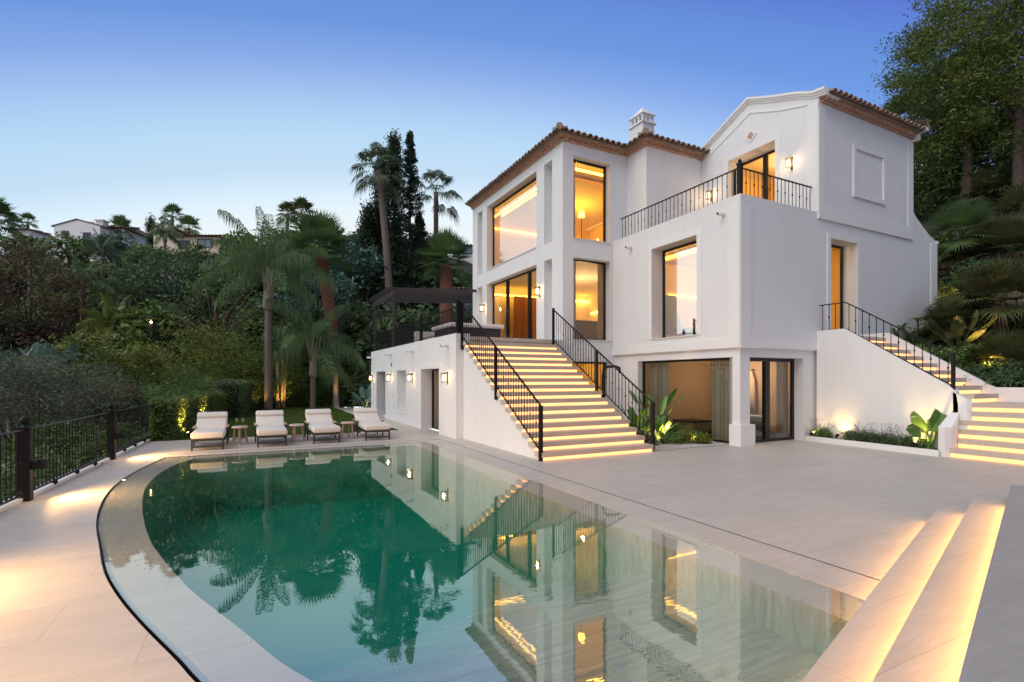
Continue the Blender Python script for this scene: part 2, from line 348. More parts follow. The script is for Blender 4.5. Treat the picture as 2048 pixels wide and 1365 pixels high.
def window(parent, axis, c, a0, a1, z0, z1, mull=(), glass='glass', fw=.06, label=None, name='window', heavy=()):
    def bx(M, p, q, r, s_, k0=-.03, k1=.03):
        if axis == 'X': M.box(c + k0, c + k1, p, q, r, s_)
        else: M.box(p, q, c + k0, c + k1, r, s_)
    M = MB(); bx(M, a0, a0 + fw, z0, z1); bx(M, a1 - fw, a1, z0, z1); bx(M, a0 + fw, a1 - fw, z1 - fw, z1); bx(M, a0 + fw, a1 - fw, z0, z0 + fw * .7)
    for k in mull: bx(M, k - fw / 2, k + fw / 2, z0 + fw * .7, z1 - fw)
    for k in heavy: bx(M, k - fw, k + fw, z0 + fw * .7, z1 - fw, -.05, .05)
    f = M.build(name, 'window_metal', parent)
    if label: f['label'] = label
    G = MB(); bx(G, a0 + fw - .005, a1 - fw + .005, z0 + fw * .7 - .005, z1 - fw + .005, 0.0, 0.002)
    # single sheet: keep only one big face
    G2 = MB(); i, j = a0 + fw - .005, a1 - fw + .005; r_, s_ = z0 + fw * .7 - .005, z1 - fw + .005
    if axis == 'X': G2.quad((c, i, r_), (c, i, s_), (c, j, s_), (c, j, r_))
    else: G2.quad((i, c, r_), (j, c, r_), (j, c, s_), (i, c, s_))
    G2.build('pane', glass, f); return f
def room(parent, x0, x1, y0, y1, z0, z1, open_=(), wallm='room_warm', floor='room_floor', ceil='room_cream', name='room_interior'):
    M = MB(); F = [('floor', [(x0, y0, z0), (x1, y0, z0), (x1, y1, z0), (x0, y1, z0)], 1), ('ceil', [(x0, y0, z1), (x0, y1, z1), (x1, y1, z1), (x1, y0, z1)], 2),
         ('x1', [(x1, y0, z0), (x1, y0, z1), (x1, y1, z1), (x1, y1, z0)], 0), ('y1', [(x0, y1, z0), (x1, y1, z0), (x1, y1, z1), (x0, y1, z1)], 0),
         ('x0', [(x0, y0, z0), (x0, y1, z0), (x0, y1, z1), (x0, y0, z1)], 0), ('y0', [(x0, y0, z0), (x0, y0, z1), (x1, y0, z1), (x1, y0, z0)], 0)]
    for k, p, mi in F:
        if k in open_: continue
        M.cur = mi; M.quad(*p)
    return M.build(name, [wallm, floor, ceil], parent)

# ================================================================== GROUND, DECK, POOL
def catmull(P, k=4):
    o = []
    for i in range(len(P) - 1):
        p0 = P[max(i - 1, 0)]; p1 = P[i]; p2 = P[i + 1]; p3 = P[min(i + 2, len(P) - 1)]
        for j in range(k):
            t = j / k
            o.append(tuple(.5 * (2 * p1[a] + (p2[a] - p0[a]) * t + (2 * p0[a] - 5 * p1[a] + 4 * p2[a] - p3[a]) * t * t + (3 * p1[a] - p0[a] - 3 * p2[a] + p3[a]) * t ** 3) for a in (0, 1)))
    o.append(P[-1]); return o
EN = lambda e, n: (0.957 * e - 0.289 * n, 0.289 * e + 0.957 * n)       # the skewed entry steps: along, across
NN = lambda x, y: -0.289 * x + 0.957 * y
def line1(x): return (0.818 + 0.289 * x) / 0.957
CURVE = catmull([(-1.60, 12.82), (-1.68, 12.3), (-1.81, 11.3), (-1.87, 10.35), (-1.85, 9.4), (-1.77, 8.6), (-1.65, 7.8), (-1.51, 7.1), (-1.34, 6.4), (-1.1, 5.45), (-.88, 4.79), (-.69, 4.3), (-.53, 3.92), (-.37, 3.55), (-.24, 3.23), (.05, 2.62), (.4, 2.0), (.8, 1.5), (1.2, line1(1.2))], 3)
OUTL = CURVE + [(4.07, line1(4.07)), (4.07, 12.82)]                       # runs counter-clockwise
ICUR = catmull([(-1.02, 12.45), (-1.22, 12.1), (-1.40, 11.2), (-1.46, 10.2), (-1.42, 9.25), (-1.3, 8.3), (-1.13, 7.31), (-.97, 6.54), (-.82, 5.95), (-.47, 4.84), (-.23, 4.23), (-.04, 3.77), (.15, 3.28), (.38, 2.85), (.85, 2.1), (1.45, line1(1.45))], 3)
INNER = ICUR + [(3.65, line1(3.65)), (3.65, 12.45)]
def fill(name, outer, holes, z, m, kind='structure'):
    bm = bmesh.new(); ed = []
    for lp in [outer] + list(holes):
        vs = [bm.verts.new((p[0], p[1], z)) for p in lp]
        for i in range(len(vs)): ed.append(bm.edges.new((vs[i], vs[(i + 1) % len(vs)])))
    bmesh.ops.triangle_fill(bm, use_beauty=True, use_dissolve=False, edges=ed)
    for f in bm.faces:
        if f.normal.z < 0: f.normal_flip()
    me = bpy.data.meshes.new(name); bm.to_mesh(me); bm.free(); me.materials.append(MAT[m])
    o = bpy.data.objects.new(name, me); COL.objects.link(o); o['kind'] = kind; return o
def offs(P, d):
    o = []
    for i, p in enumerate(P):
        a = Vector(P[max(i - 1, 0)]); b = Vector(P[min(i + 1, len(P) - 1)]); t = (b - a).normalized()
        o.append((p[0] - t.y * -d * -1 if False else p[0] + (-t.y) * -d * -1 * 0 + (t.y * -d), p[1] + (t.x * d)))
    return o
GUT = [(x - .02, y - (.012 if y < 6 else 0)) for x, y in CURVE]
HOLE = GUT + [(4.07, line1(4.07)), (4.07, 12.82)]
fx = lambda y: -2.72 + (y - 9.11) * 0.045                                   # fence line
fill('pool_deck', [(fx(-4), -4), (15.2, -4), (15.2, 14.0), (5.2, 14.0), (5.2, 30), (4.25, 30), (4.25, 16.2), (fx(16.2), 16.2)], [HOLE], 0.0, 'deck_stone')
M = MB()                                                                      # retaining face and kerb below the fence
for a, b in ((-4, 4), (4, 10), (10, 16.2)):
    M.prism([(fx(a) - .16, a), (fx(a), a), (fx(b), b), (fx(b) - .16, b)], -2.6, .05)
tag(M.build('kerb', 'stucco_trim'), kind='structure')
# drain line between coping and deck, far coping joint
M = MB(); M.box(4.566, 4.574, 2.32, 13.2, .001, .004); M.box(-1.6, 4.562, 13.19, 13.2, .001, .004)
tag(M.build('deck_drain_slot', 'window_metal'), kind='structure')
# pool shell
def clip(poly, lo=None, hi=None):
    def c(P, f):
        o = []
        for i in range(len(P)):
            a, b = P[i], P[(i + 1) % len(P)]; fa, fb = f(a), f(b)
            if fa >= 0: o.append(a)
            if (fa >= 0) != (fb >= 0): t = fa / (fa - fb); o.append((a[0] + (b[0] - a[0]) * t, a[1] + (b[1] - a[1]) * t))
        return o
    if lo is not None: poly = c(poly, lambda p: NN(*p) - lo)
    if hi is not None: poly = c(poly, lambda p: hi - NN(*p))
    return poly
fill('pool_shelf', OUTL, [INNER], -0.014, 'deck_stone_light')
M = MB(); n = len(INNER)
for i in range(n):
    a, b = INNER[i], INNER[(i + 1) % n]; M.quad((*a, -.014), (*a, -2.1), (*b, -2.1), (*b, -.014))
n = len(HOLE)
for i in range(n):
    a, b = HOLE[i], HOLE[(i + 1) % n]; M.quad((*a, 0), (*a, -.2), (*b, -.2), (*b, 0))
tag(M.build('pool_wall', 'pool_stone'), kind='structure')
M = MB(); M.prism([(p[0], p[1]) for p in clip(INNER, hi=2.85)], -2.05, -.34); tag(M.build('pool_beach_floor', 'pool_stone'), kind='structure')
for k, (a, b, z) in enumerate([(2.85, 3.2, -.50), (3.2, 3.55, -.66), (3.55, 3.9, -.82), (3.9, 4.4, -.98)]):
    M = MB(); M.prism(clip(INNER, lo=a, hi=b), -2.05, z); tag(M.build('pool_step', 'pool_stone'), kind='structure')
M = MB(); M.prism(clip(INNER, lo=4.4), -2.1, -1.2); tag(M.build('pool_floor', 'pool_deep'), kind='structure')
# dark overflow channel
M = MB()
for i in range(len(CURVE) - 1):
    M.quad((*GUT[i], -.05), (*CURVE[i], -.05), (*CURVE[i + 1], -.05), (*GUT[i + 1], -.05))
    M.quad((*CURVE[i], -.05), (*CURVE[i], -.004), (*CURVE[i + 1], -.004), (*CURVE[i + 1], -.05))
tag(M.build('overflow_channel', 'window_metal'), kind='structure')
# water: one closed body with a real surface and tinted depth
m = bpy.data.materials.new('water'); m.use_nodes = True; t = m.node_tree; t.nodes.clear(); MAT['water'] = m
fr = t.nodes.new("ShaderNodeFresnel"); fr.inputs[0].default_value = 1.33
rf = t.nodes.new("ShaderNodeBsdfTransparent")
rf.inputs[0].default_value = (.97, 1, .99, 1)
gl = t.nodes.new("ShaderNodeBsdfGlossy"); gl.inputs["Roughness"].default_value = 0.0; gl.inputs[0].default_value = (1, 1, .90, 1)
mx = t.nodes.new("ShaderNodeMixShader"); o_ = t.nodes.new("ShaderNodeOutputMaterial"); va = t.nodes.new("ShaderNodeVolumeAbsorption")
va.inputs[0].default_value = (0.0, 0.85, 0.745, 1); va.inputs[1].default_value = 0.37
tc = t.nodes.new("ShaderNodeTexCoord"); mp = t.nodes.new("ShaderNodeMapping"); mp.inputs["Scale"].default_value = (1, 1.6, 1)
n1 = t.nodes.new("ShaderNodeTexNoise"); n1.inputs["Scale"].default_value = 1.1; n1.inputs["Detail"].default_value = 3; n1.inputs["Distortion"].default_value = .6
n2 = t.nodes.new("ShaderNodeTexNoise"); n2.inputs["Scale"].default_value = 9; n2.inputs["Detail"].default_value = 2
# ripples live in patches: most of the pool is still
n3 = t.nodes.new("ShaderNodeTexNoise"); n3.inputs["Scale"].default_value = .45; n3.inputs["Detail"].default_value = 2
rp = t.nodes.new("ShaderNodeMapRange"); rp.inputs[1].default_value = .5; rp.inputs[2].default_value = .72; rp.inputs[3].default_value = .04; rp.inputs[4].default_value = .8
mu = t.nodes.new("ShaderNodeMath"); mu.operation = 'MULTIPLY'; ad = t.nodes.new("ShaderNodeMath"); ad.operation = 'MULTIPLY_ADD'; ad.inputs[1].default_value = .25
bp = t.nodes.new("ShaderNodeBump"); bp.inputs["Strength"].default_value = .05; bp.inputs["Distance"].default_value = .02
L = t.links.new
L(tc.outputs['Object'], mp.inputs[0]); [L(mp.outputs[0], q.inputs[0]) for q in (n1, n2, n3)]
L(n3.outputs[0], rp.inputs[0]); L(n2.outputs[0], mu.inputs[0]); L(rp.outputs[0], mu.inputs[1]); L(n1.outputs[0], ad.inputs[0]); L(mu.outputs[0], ad.inputs[2]); L(ad.outputs[0], bp.inputs['Height'])
L(bp.outputs[0], gl.inputs['Normal']); L(bp.outputs[0], fr.inputs['Normal'])
fm = t.nodes.new('ShaderNodeMath'); fm.operation = 'MULTIPLY_ADD'; fm.inputs[1].default_value = .22; fm.inputs[2].default_value = .325; fm.use_clamp = True; L(fr.outputs[0], fm.inputs[0]); L(fm.outputs[0], mx.inputs[0]); L(rf.outputs[0], mx.inputs[1]); L(gl.outputs[0], mx.inputs[2]); L(mx.outputs[0], o_.inputs[0]); L(va.outputs[0], o_.inputs[1])
M = MB(); M.prism([(p[0] + .002, p[1]) for p in OUTL], -2.3, -.002); tag(M.build('pool_water', 'water'), kind='structure')

# lawn, lower garden and hills
def S(x): x = max(0, min(1, x)); return x * x * (3 - 2 * x)
def hgt(x, y):
    d = depth(x, y); l = x * math.cos(YAW) - y * math.sin(YAW)
    back = S((d - 30) / 45) * (19.5 - 5 * S((l + 12) / 20))
    if x > 14.85:
        hr = 1.3 + max(0, min(y, 8.4) - 5.2) * .26 + (min(x, 20.5) - 14.9) * .27 + max(0, x - 20.5) * .5
        if y < 5.2: hr -= 0
        return max(back, min(hr, 16))
    base = 0
    if x < -2.9:
        base = -1.5 * S((-2.9 - x + .4) / .5) * (1 - S((y - 15) / 9)) - .9 * S((-3.5 - x) / 4) * (1 - S((y - 24) / 12))
    return max(base + back - .02, base)
xs = [-110, -90, -75, -60, -50, -42, -36, -30, -26, -22, -19, -16, -13, -11, -9, -7.5, -6, -5, -4, -3.3, -2.9, -1, 1, 3, 5, 8, 11, 14.9, 15.3, 16.2, 17.5, 19, 20.5, 22, 24, 26, 29, 32, 36, 42, 50, 60, 75, 90, 110]
ys = [-30, -15, -4, -1, 1, 3, 5.2, 6.5, 8.4, 10, 12, 14, 16.2, 18, 20, 22, 24, 27, 31, 34, 38, 42, 46, 50, 55, 60, 66, 72, 80, 90, 110, 140]
V = [(x, y, hgt(x, y) + random.uniform(-.05, .05) * (1 if not (-3 < x < 16) else 0)) for y in ys for x in xs]; Fc = []
for j in range(len(ys) - 1):
    for i in range(len(xs) - 1):
        cx_, cy_ = (xs[i] + xs[i + 1]) / 2, (ys[j] + ys[j + 1]) / 2
        if -2.9 < cx_ < 14.9 and cy_ < 31: continue
        a = j * len(xs) + i; Fc.append((a, a + 1, a + 1 + len(xs), a + len(xs)))
M = MB(); M.v = V; M.f = Fc; M.m = [0] * len(Fc)
mat('hill_soil', (0.030, 0.034, 0.018), 0.95, noise=(.5, .2, (0.045, 0.036, 0.022), (1, 1, 1)), bump=(2, 1))
tag(M.build('ground', 'hill_soil', origin=(0, 0, 0), smooth=True), kind='structure')
mat('lawn_base', (0.07, 0.12, 0.018), 0.9, noise=(1.4, .25, (0.10, 0.14, 0.03), (1, 1, 1)), bump=(30, .8))
fill('lawn', [(fx(16.2), 16.205), (4.245, 16.205), (4.245, 31.2), (fx(31), 31.2)], [], -0.012, 'lawn_base')
rng = np.random.default_rng(3)
def leafcloud(C, size, asp=.5, up=0.0, rg=rng, curl=0):
    """C (n,3) centres -> rhombus leaves with random orientation"""
    n = len(C); d = rg.normal(size=(n, 3)); d[:, 2] = d[:, 2] * .6 + up; d /= np.linalg.norm(d, axis=1)[:, None]
    e = rg.normal(size=(n, 3)) * np.array([.55, .55, 1.0]); e = np.cross(d, e); e /= np.linalg.norm(e, axis=1)[:, None] + 1e-9
    s = (size * rg.uniform(.6, 1.25, n))[:, None]
    v = np.stack([C - d * s, C + e * s * asp, C + d * s, C - e * s * asp], 1).reshape(-1, 3)
    f = np.arange(4 * n).reshape(n, 4); return v, f
def npmesh(name, v, f, m, parent=None, origin=None, mi=None):
    me = bpy.data.meshes.new(name); v = np.asarray(v, dtype=np.float32)
    off = Vector(OFF.get(parent.name, (0, 0, 0))) if parent is not None else Vector(origin if origin is not None else (0, 0, 0))
    v = v - np.array(off, dtype=np.float32)
    me.vertices.add(len(v)); me.vertices.foreach_set('co', v.ravel()); k = f.shape[1]
    me.loops.add(f.size); me.loops.foreach_set('vertex_index', f.ravel().astype(np.int32))
    me.polygons.add(len(f)); me.polygons.foreach_set('loop_start', np.arange(0, f.size, k, dtype=np.int32)); me.polygons.foreach_set('loop_total', np.full(len(f), k, dtype=np.int32))
    for q in (m if isinstance(m, (list, tuple)) else [m]): me.materials.append(MAT[q])
    if mi is not None: me.polygons.foreach_set('material_index', mi)
    me.update(); me.validate()
    o = bpy.data.objects.new(name, me); COL.objects.link(o)
    if parent is not None: o.parent = parent
    else: o.location = off
    OFF[o.name] = off; return o
# grass blades of the lawn
n = 42000; gx = rng.uniform(-2.3, 4.2, n); gy = 16.22 + 14.8 * rng.uniform(0, 1, n) ** 1.3
v = np.zeros((n, 3, 3)); a = rng.uniform(0, 6.28, n); hh = rng.uniform(.025, .055, n)
v[:, 0] = np.stack([gx - .012 * np.cos(a), gy - .012 * np.sin(a), np.full(n, -.01)], 1); v[:, 1] = np.stack([gx + .012 * np.cos(a), gy + .012 * np.sin(a), np.full(n, -.01)], 1)
v[:, 2] = np.stack([gx + rng.normal(0, .015, n), gy + rng.normal(0, .015, n), hh], 1)
tag(npmesh('grass', v.reshape(-1, 3), np.arange(3 * n).reshape(n, 3), 'grass'), 'short green lawn grass behind the sun loungers', 'grass', kind='stuff')

# ---- skewed entry steps rising towards the viewer
def enbox(M, e0, e1, n0, n1, z0, z1): M.prism([EN(e0, n0), EN(e1, n0), EN(e1, n1), EN(e0, n1)], z0, z1)
st = empty('platform_steps', (*EN(2, -.5), 0), 'low wide stone steps lit under each nosing at the near end of the pool', 'steps')
for k, (nn, ee, m_) in enumerate([(.818, 8.38, 'deck_stone'), (.516, 8.2, 'deck_stone'), (.222, 8.06, 'platform_stone')]):
    z0 = k * .15
    M = MB(); enbox(M, -5, ee, -6 if k == 2 else -1.0, nn, z0 + .095, z0 + .15); M.build('tread', m_, st)
    M = MB(); enbox(M, -5, ee - .01, -6 if k == 2 else -1.0, nn - .055, z0 + .001 if k else -.6, z0 + .095); M.build('riser', m_, st)
    M = MB(); enbox(M, -2.5, 7.45, nn - .054, nn - .040, z0 + .072, z0 + .0945); M.build('led_strip', 'led_step', st)

# ================================================================== VILLA
XL, YB, XP, YP, XG = 10.58, 8.45, 8.62, 13.35, 13.6
villa = empty('villa', (12, 14, 0), 'white rendered two-storey villa on a lit basement with tiled eaves and tall windows', 'villa')
# main walls
M = MB(); wall(M, 'X', XL, YB, YP, 2.42, 6.16, [(9.81, 11.52, 2.83, 5.49)], t=.45); W = M.build('wall', 'stucco', villa)
M = MB(); wall(M, 'Y', YB, XL, 19.94, 2.42, 5.98, [(14.19, 15.45, 2.73, 5.52)], t=.42, caps=(False, True)); wall(M, 'Y', YB, XL, 13.62, 5.98, 6.16, t=.3)
M.yprism([(18.3, 5.98), (19.94, 5.98), (19.94, 6.13), (19.5, 6.28), (19.1, 6.50), (18.72, 6.72), (18.4, 6.98), (18.3, 7.0)], YB, YB + .3)
M.box(19.9, 20.02, YB - .03, YB + .33, 6.05, 6.15)
M.build('wall', 'stucco', villa)
M = MB(); M.box(XL + .01, XG, YB + .29, YP, 5.95, 6.12); M.build('balcony_floor', 'deck_stone', villa)
M = MB(); M.box(XL + .002, XG, YB + .002, YP, 2.40, 2.421); M.build('soffit', 'stucco_trim', villa)
# basement walls and corner pillar
M = MB(); wall(M, 'X', XL + .07, YB + .07, YP, 0, 2.42, [(8.75, 12.22, -.01, 2.19)], t=.22); wall(M, 'Y', YB + .07, XL + .07, 13.75, 0, 2.42, [(11.0, 13.12, -.01, 2.19)], t=.3)
M.build('wall', 'stucco', villa)
M = MB(); M.box(XL + .01, XL + .54, YB + .01, YB + .345, 0, .52); M.build('pillar_plinth', 'stucco_trim', villa)
# portico block
zs = [(13.98, 14.48), (14.99, 19.09), (19.54, 20.04)]
M = MB(); wall(M, 'X', XP, YP, 20.58, 2.83, 9.05, [(a, b, 6.13, 8.72) for a, b in zs] + [(a, b, 2.835, 5.54) for a, b in zs], t=.32, caps=(False, True)); M.build('wall', 'stucco', villa)
M = MB(); wall(M, 'Y', YP, XP, 11.19, 0, 9.05, [(9.02, 10.46, 6.10, 8.68), (9.02, 10.46, 2.90, 5.49), (9.0, 10.4, .3, 2.2)], t=.28); M.build('wall', 'stucco', villa)
for a, b in zs[::2]:
    for z0, z1 in ((6.13, 8.72), (2.83, 5.54)):
        M = MB(); M.quad((XP + .322, a, z0), (XP + .322, a, z1), (XP + .322, b, z1), (XP + .322, b, z0)); M.build('niche_back', 'stucco_trim', villa)
M = MB(); M.box(8.04, XP, 13.1, 13.6, 0, 2.829); M.build('wall', 'stucco', villa)
# set back upper walls and gable block
M = MB(); wall(M, 'X', 11.17, 12.42, YP + .02, 6.0, 9.05, t=.25); wall(M, 'Y', 12.42, 11.17, XG + .05, 6.0, 9.05, t=.25); M.build('wall', 'stucco', villa)
M = MB(); wall(M, 'X', XG, YB - .03, 12.44, 5.98, 8.9, [(9.68, 11.32, 6.17, 8.62)], t=.6)
M.xprism([(YB - .035, 8.9), (YB - .035, 9.36), (9.2, 9.72), (10.56, 10.15), (11.9, 9.55), (12.6, 9.2), (12.6, 8.9)], XG, XG + .6)
M.build('gable_wall', 'stucco', villa)
M = MB(); wall(M, 'Y', YB - .03, XG, 18.4, 5.98, 9.14, t=.3, caps=(False, True)); M.quad((XG, YB - .03, 5.98), (18.4, YB - .03, 5.98), (18.4, YB + .01, 5.98), (XG, YB + .01, 5.98))
M.quad((18.4, YB, 6.3), (18.4, 13, 6.3), (18.4, 13, 9.06), (18.4, YB, 9.06)); M.build('wall', 'stucco', villa)
# closing walls at the back and far side
M = MB(); M.box(18.2, 18.38, 12, 20.58, 3, 9.05); M.box(19.7, 19.92, YB + .4, 20.58, 1, 6.0); M.box(XP + .3, 19.7, 20.3, 20.56, 0, 9.05); M.box(18.3, 19.9, YB + .4, 20.5, 5.9, 6.0); M.build('wall', 'stucco', villa)
# gable coping (two stepped layers following the curved profile)
GP = [(YB - .26, 9.40), (YB + .1, 9.45), (9.0, 9.66), (9.8, 9.95), (10.56, 10.27), (11.4, 9.88), (12.35, 9.43), (12.7, 9.26)]
for j, (dx, dz0, dz1, nm) in enumerate([(.11, -.07, 0, 'coping'), (.07, -.125, -.07, 'coping_moulding'), (.03, -.18, -.125, 'coping_moulding')]):
    M = MB(); n = len(GP); P_ = [(y, z + dz0) for y, z in GP] + [(y, z + dz1) for y, z in GP][::-1]
    for i in range(n - 1): M.xprism([(GP[i][0], GP[i][1] + dz0), (GP[i + 1][0], GP[i + 1][1] + dz0), (GP[i + 1][0], GP[i + 1][1] + dz1), (GP[i][0], GP[i][1] + dz1)], XG - dx, XG + .62)
    M.build(nm, 'stucco_trim', villa)
# raised plaster bands and surrounds
M = MB()
p = .022
ring(M, 'X', XL, 9.81, 11.52, 2.83, 5.49, .17, p, sill=False)
M.box(XL - p, XL + .01, YB, YP, 2.422, 2.66); M.box(XL - p, 13.66, YB - p, YB + .01, 2.422, 2.66)
M.box(XL - p, XL + .01, YB, 8.78, 2.66, 5.95); M.box(XL - p, XL + .01, 12.72, YP - .02, 2.66, 5.95)
M.box(XL - p, 10.93, YB - p, YB + .01, 2.66, 5.95)
M.box(XL - p, 11.2, YB - p, YB + .01, 2.40, 2.422); 
ring(M, 'Y', YB, 14.19, 15.45, 2.73, 5.52, .16, p, sill=False)
M.box(19.55, 19.94, YB - p, YB + .01, 2.8, 6.04)
B2 = YB - .03
M.box(XG, 13.87, B2 - p, B2, 6.36, 9.0); M.box(18.1, 18.4, B2 - p, B2, 6.36, 9.0); M.box(XG, 18.4, B2 - p, B2 + .0, 5.985, 6.36)
ring(M, 'Y', B2, 15.31, 16.71, 6.95, 8.19, .13, .045)
G2 = XG
ring(M, 'X', G2, 9.68, 11.32, 6.17, 8.62, .17, p, sill=False)
M.box(G2 - p, G2 + .002, B2, 8.72, 6.17, 9.1)
for (a, za), (b, zb) in (((8.72, 9.16), (9.6, 9.42)), ((9.6, 9.42), (10.52, 9.78)), ((10.52, 9.78), (12.40, 8.93))):
    M.xprism([(a, za), (b, zb), (b, zb + .045), (a, za + .045)], G2 - p * 1.2, G2 + .002)
M.build('plaster_band', 'stucco_trim', villa)
# pierced vent ornament in the gable
M = MB(); c = (10.49, 9.08)
M.xprism([(c[0] + .2, c[1]), (c[0], c[1] + .2), (c[0] - .2, c[1]), (c[0], c[1] - .2)], XG - .03, XG + .002); v_ = M.build('gable_vent', 'stucco_trim', villa)
M = MB()
for dy, dz in ((.06, 0), (-.06, 0), (0, .06), (0, -.06)): M.xprism([(c[0] + dy + .05 * math.cos(k), c[1] + dz + .05 * math.sin(k)) for k in [i * math.pi / 4 for i in range(8)]], XG - .036 - .001 * (dy > 0) - .002 * (dz > 0) - .003 * (dz < 0), XG - .028)
M.build('vent_hole', 'eave_brick', v_)
# sills
M = MB(); M.box(XL - .03, XL + .44, 9.80, 11.53, 2.80, 2.832); M.build('sill', 'sill_stone', villa)
M = MB(); M.box(9.0, 10.48, YP - .03, YP + .27, 6.07, 6.102); M.build('sill', 'sill_stone', villa)
M = MB(); M.box(9.0, 10.48, YP - .03, YP + .27, 2.868, 2.902); M.build('sill', 'sill_stone', villa)
M = MB(); M.box(XP - .03, XP + .3, 14.98, 19.10, 6.10, 6.132); M.build('sill', 'sill_stone', villa)
for a, b in zs[::2]:
    M = MB(); M.box(XP - .02, XP + .3, a, b, 6.11, 6.133); M.build('sill', 'sill_stone', villa)
# windows
window(villa, 'X', XL + .44, 9.81, 11.52, 2.832, 5.49, glass='glass_bright')
window(villa, 'X', XP + .30, 14.99, 19.09, 6.132, 8.72, glass='glass_bright', mull=[])
window(villa, 'X', XP + .30, 14.99, 19.09, 2.835, 5.54, mull=[], heavy=[16.0, 17.75], glass='glass', name='sliding_door')
window(villa, 'Y', YP + .26, 9.02, 10.46, 6.102, 8.68, fw=.07)
window(villa, 'Y', YP + .26, 9.02, 10.46, 2.902, 5.49)
window(villa, 'Y', YP + .2, 9.0, 10.4, .3, 2.2, glass='glass_clear')
window(villa, 'X', XL + .28, 8.75, 12.22, .01, 2.19, glass='glass_clear')
window(villa, 'Y', YB + .36, 11.0, 13.12, .01, 2.19, heavy=[12.0], glass='glass', name='glass_door', fw=.09)
window(villa, 'Y', YB + .41, 14.19, 15.45, 2.732, 5.52, mull=[14.8], glass='glass_clear', name='glass_door')
window(villa, 'X', XG + .58, 9.68, 11.32, 6.172, 8.62, mull=[], heavy=[10.42], glass='glass', name='glass_door')
# rooms behind the glass, each closed
r1 = room(villa, XP + .33, 14.5, YP + .29, 20.2, 5.95, 8.80, open_=('x0', 'y0'))
r2 = room(villa, XP + .33, 14.5, YP + .29, 20.2, 2.80, 5.62, open_=('x0', 'y0'), wallm='room_cream')
r3 = room(villa, XL + .46, 16.5, YB + .43, 13.3, 2.72, 5.72, open_=('x0', 'y0'))
r4 = room(villa, XL + .30, 14.6, YB + .38, 12.9, 0.0, 2.36, open_=('x0', 'y0'), wallm='room_spa', floor='room_floor')
r5 = room(villa, XG + .61, 18.1, YB + .3, 12.3, 6.1, 8.85, open_=('x0',))
r6 = room(villa, 8.7, 10.6, YP + .29, 16.0, .02, 2.4, open_=('y0',))
M = MB()       # wall pieces around the glass seen from inside
wall(M, 'X', XP + .335, YP + .29, 20.2, 5.95, 8.8, [(14.99, 19.09, 6.13, 8.72)], t=.01); wall(M, 'X', XP + .335, YP + .29, 20.2, 2.8, 5.62, [(14.99, 19.09, 2.83, 5.54)], t=.01)
wall(M, 'Y', YP + .285, XP + .33, 14.5, 5.95, 8.8, [(9.02, 10.46, 6.1, 8.68)], t=.01); wall(M, 'Y', YP + .285, XP + .33, 14.5, 2.8, 5.62, [(9.02, 10.46, 2.9, 5.49)], t=.01)
wall(M, 'X', XL + .455, YB + .43, 13.3, 2.72, 5.72, [(9.81, 11.52, 2.83, 5.49)], t=.01); wall(M, 'Y', YB + .425, XL + .46, 16.5, 2.72, 5.72, [(14.19, 15.45, 2.73, 5.52)], t=.01)
wall(M, 'X', XL + .295, YB + .38, 12.9, 0, 2.36, [(8.75, 12.22, 0, 2.19)], t=.01); wall(M, 'Y', YB + .375, XL + .3, 14.6, 0, 2.36, [(11.0, 13.12, 0, 2.19)], t=.01)
wall(M, 'X', XG + .605, YB + .3, 12.3, 6.1, 8.85, [(9.68, 11.32, 6.17, 8.62)], t=.01)
M.build('room_interior', 'room_cream', villa)
# glowing coves
def cove(x0, x1, y0, y1, z0, z1, m='led_cove'):
    M = MB(); M.box(x0, x1, y0, y1, z0, z1); M.build('cove_light', m, villa)
cove(XP + .62, XP + .66, 14.2, 20.0, 8.55, 8.62); cove(9.0, 14.2, YP + .62, YP + .66, 8.55, 8.62); cove(9.2, 14.2, 20.1, 20.15, 8.2, 8.26)
M = MB(); M.box(9.6, 13.9, 14.8, 19.6, 8.60, 8.70); M.build('ceiling_panel', 'room_warm', villa); cove(9.55, 9.58, 14.8, 19.6, 8.62, 8.68); cove(13.92, 13.95, 14.8, 19.6, 8.62, 8.68)
cove(13.9, 14.45, 20.05, 20.15, 5.3, 5.4); cove(9.4, 14.2, 19.9, 20.0, 5.28, 5.34); cove(12.6, 14.3, 14.0, 14.04, 4.7, 4.76); cove(14.36, 14.42, 14.2, 19.8, 4.72, 4.80)
M = MB(); M.box(12.0, 15.6, 9.5, 12.6, 5.44, 5.60); M.build('ceiling_panel', 'room_warm', villa)
cove(11.93, 11.99, 9.5, 12.6, 5.5, 5.6); cove(12.0, 15.6, 12.62, 12.68, 5.5, 5.6); cove(12.0, 15.6, 9.42, 9.48, 5.5, 5.6); cove(12.9, 15.9, 13.2, 13.25, 4.55, 4.6)
light('room_light', 'POINT', (11.5, 17, 7.6), 130, (1, .64, .14), villa, shadow_soft_size=.05)
light('room_light', 'POINT', (11.6, 16.5, 4.6), 90, (1, .62, .26), villa, shadow_soft_size=.05)
light('room_light', 'POINT', (13.3, 11.2, 4.7), 80, (1, .66, .18), villa, shadow_soft_size=.05)
light('room_light', 'POINT', (13.6, 11.0, 1.9), 38, (1, .68, .38), villa, shadow_soft_size=.05)
light('room_light', 'POINT', (15.6, 10.5, 8.0), 80, (1, .60, .18), villa, shadow_soft_size=.05)
light('room_light', 'POINT', (9.7, 14.6, 1.8), 16, (1, .6, .2), villa, shadow_soft_size=.05)
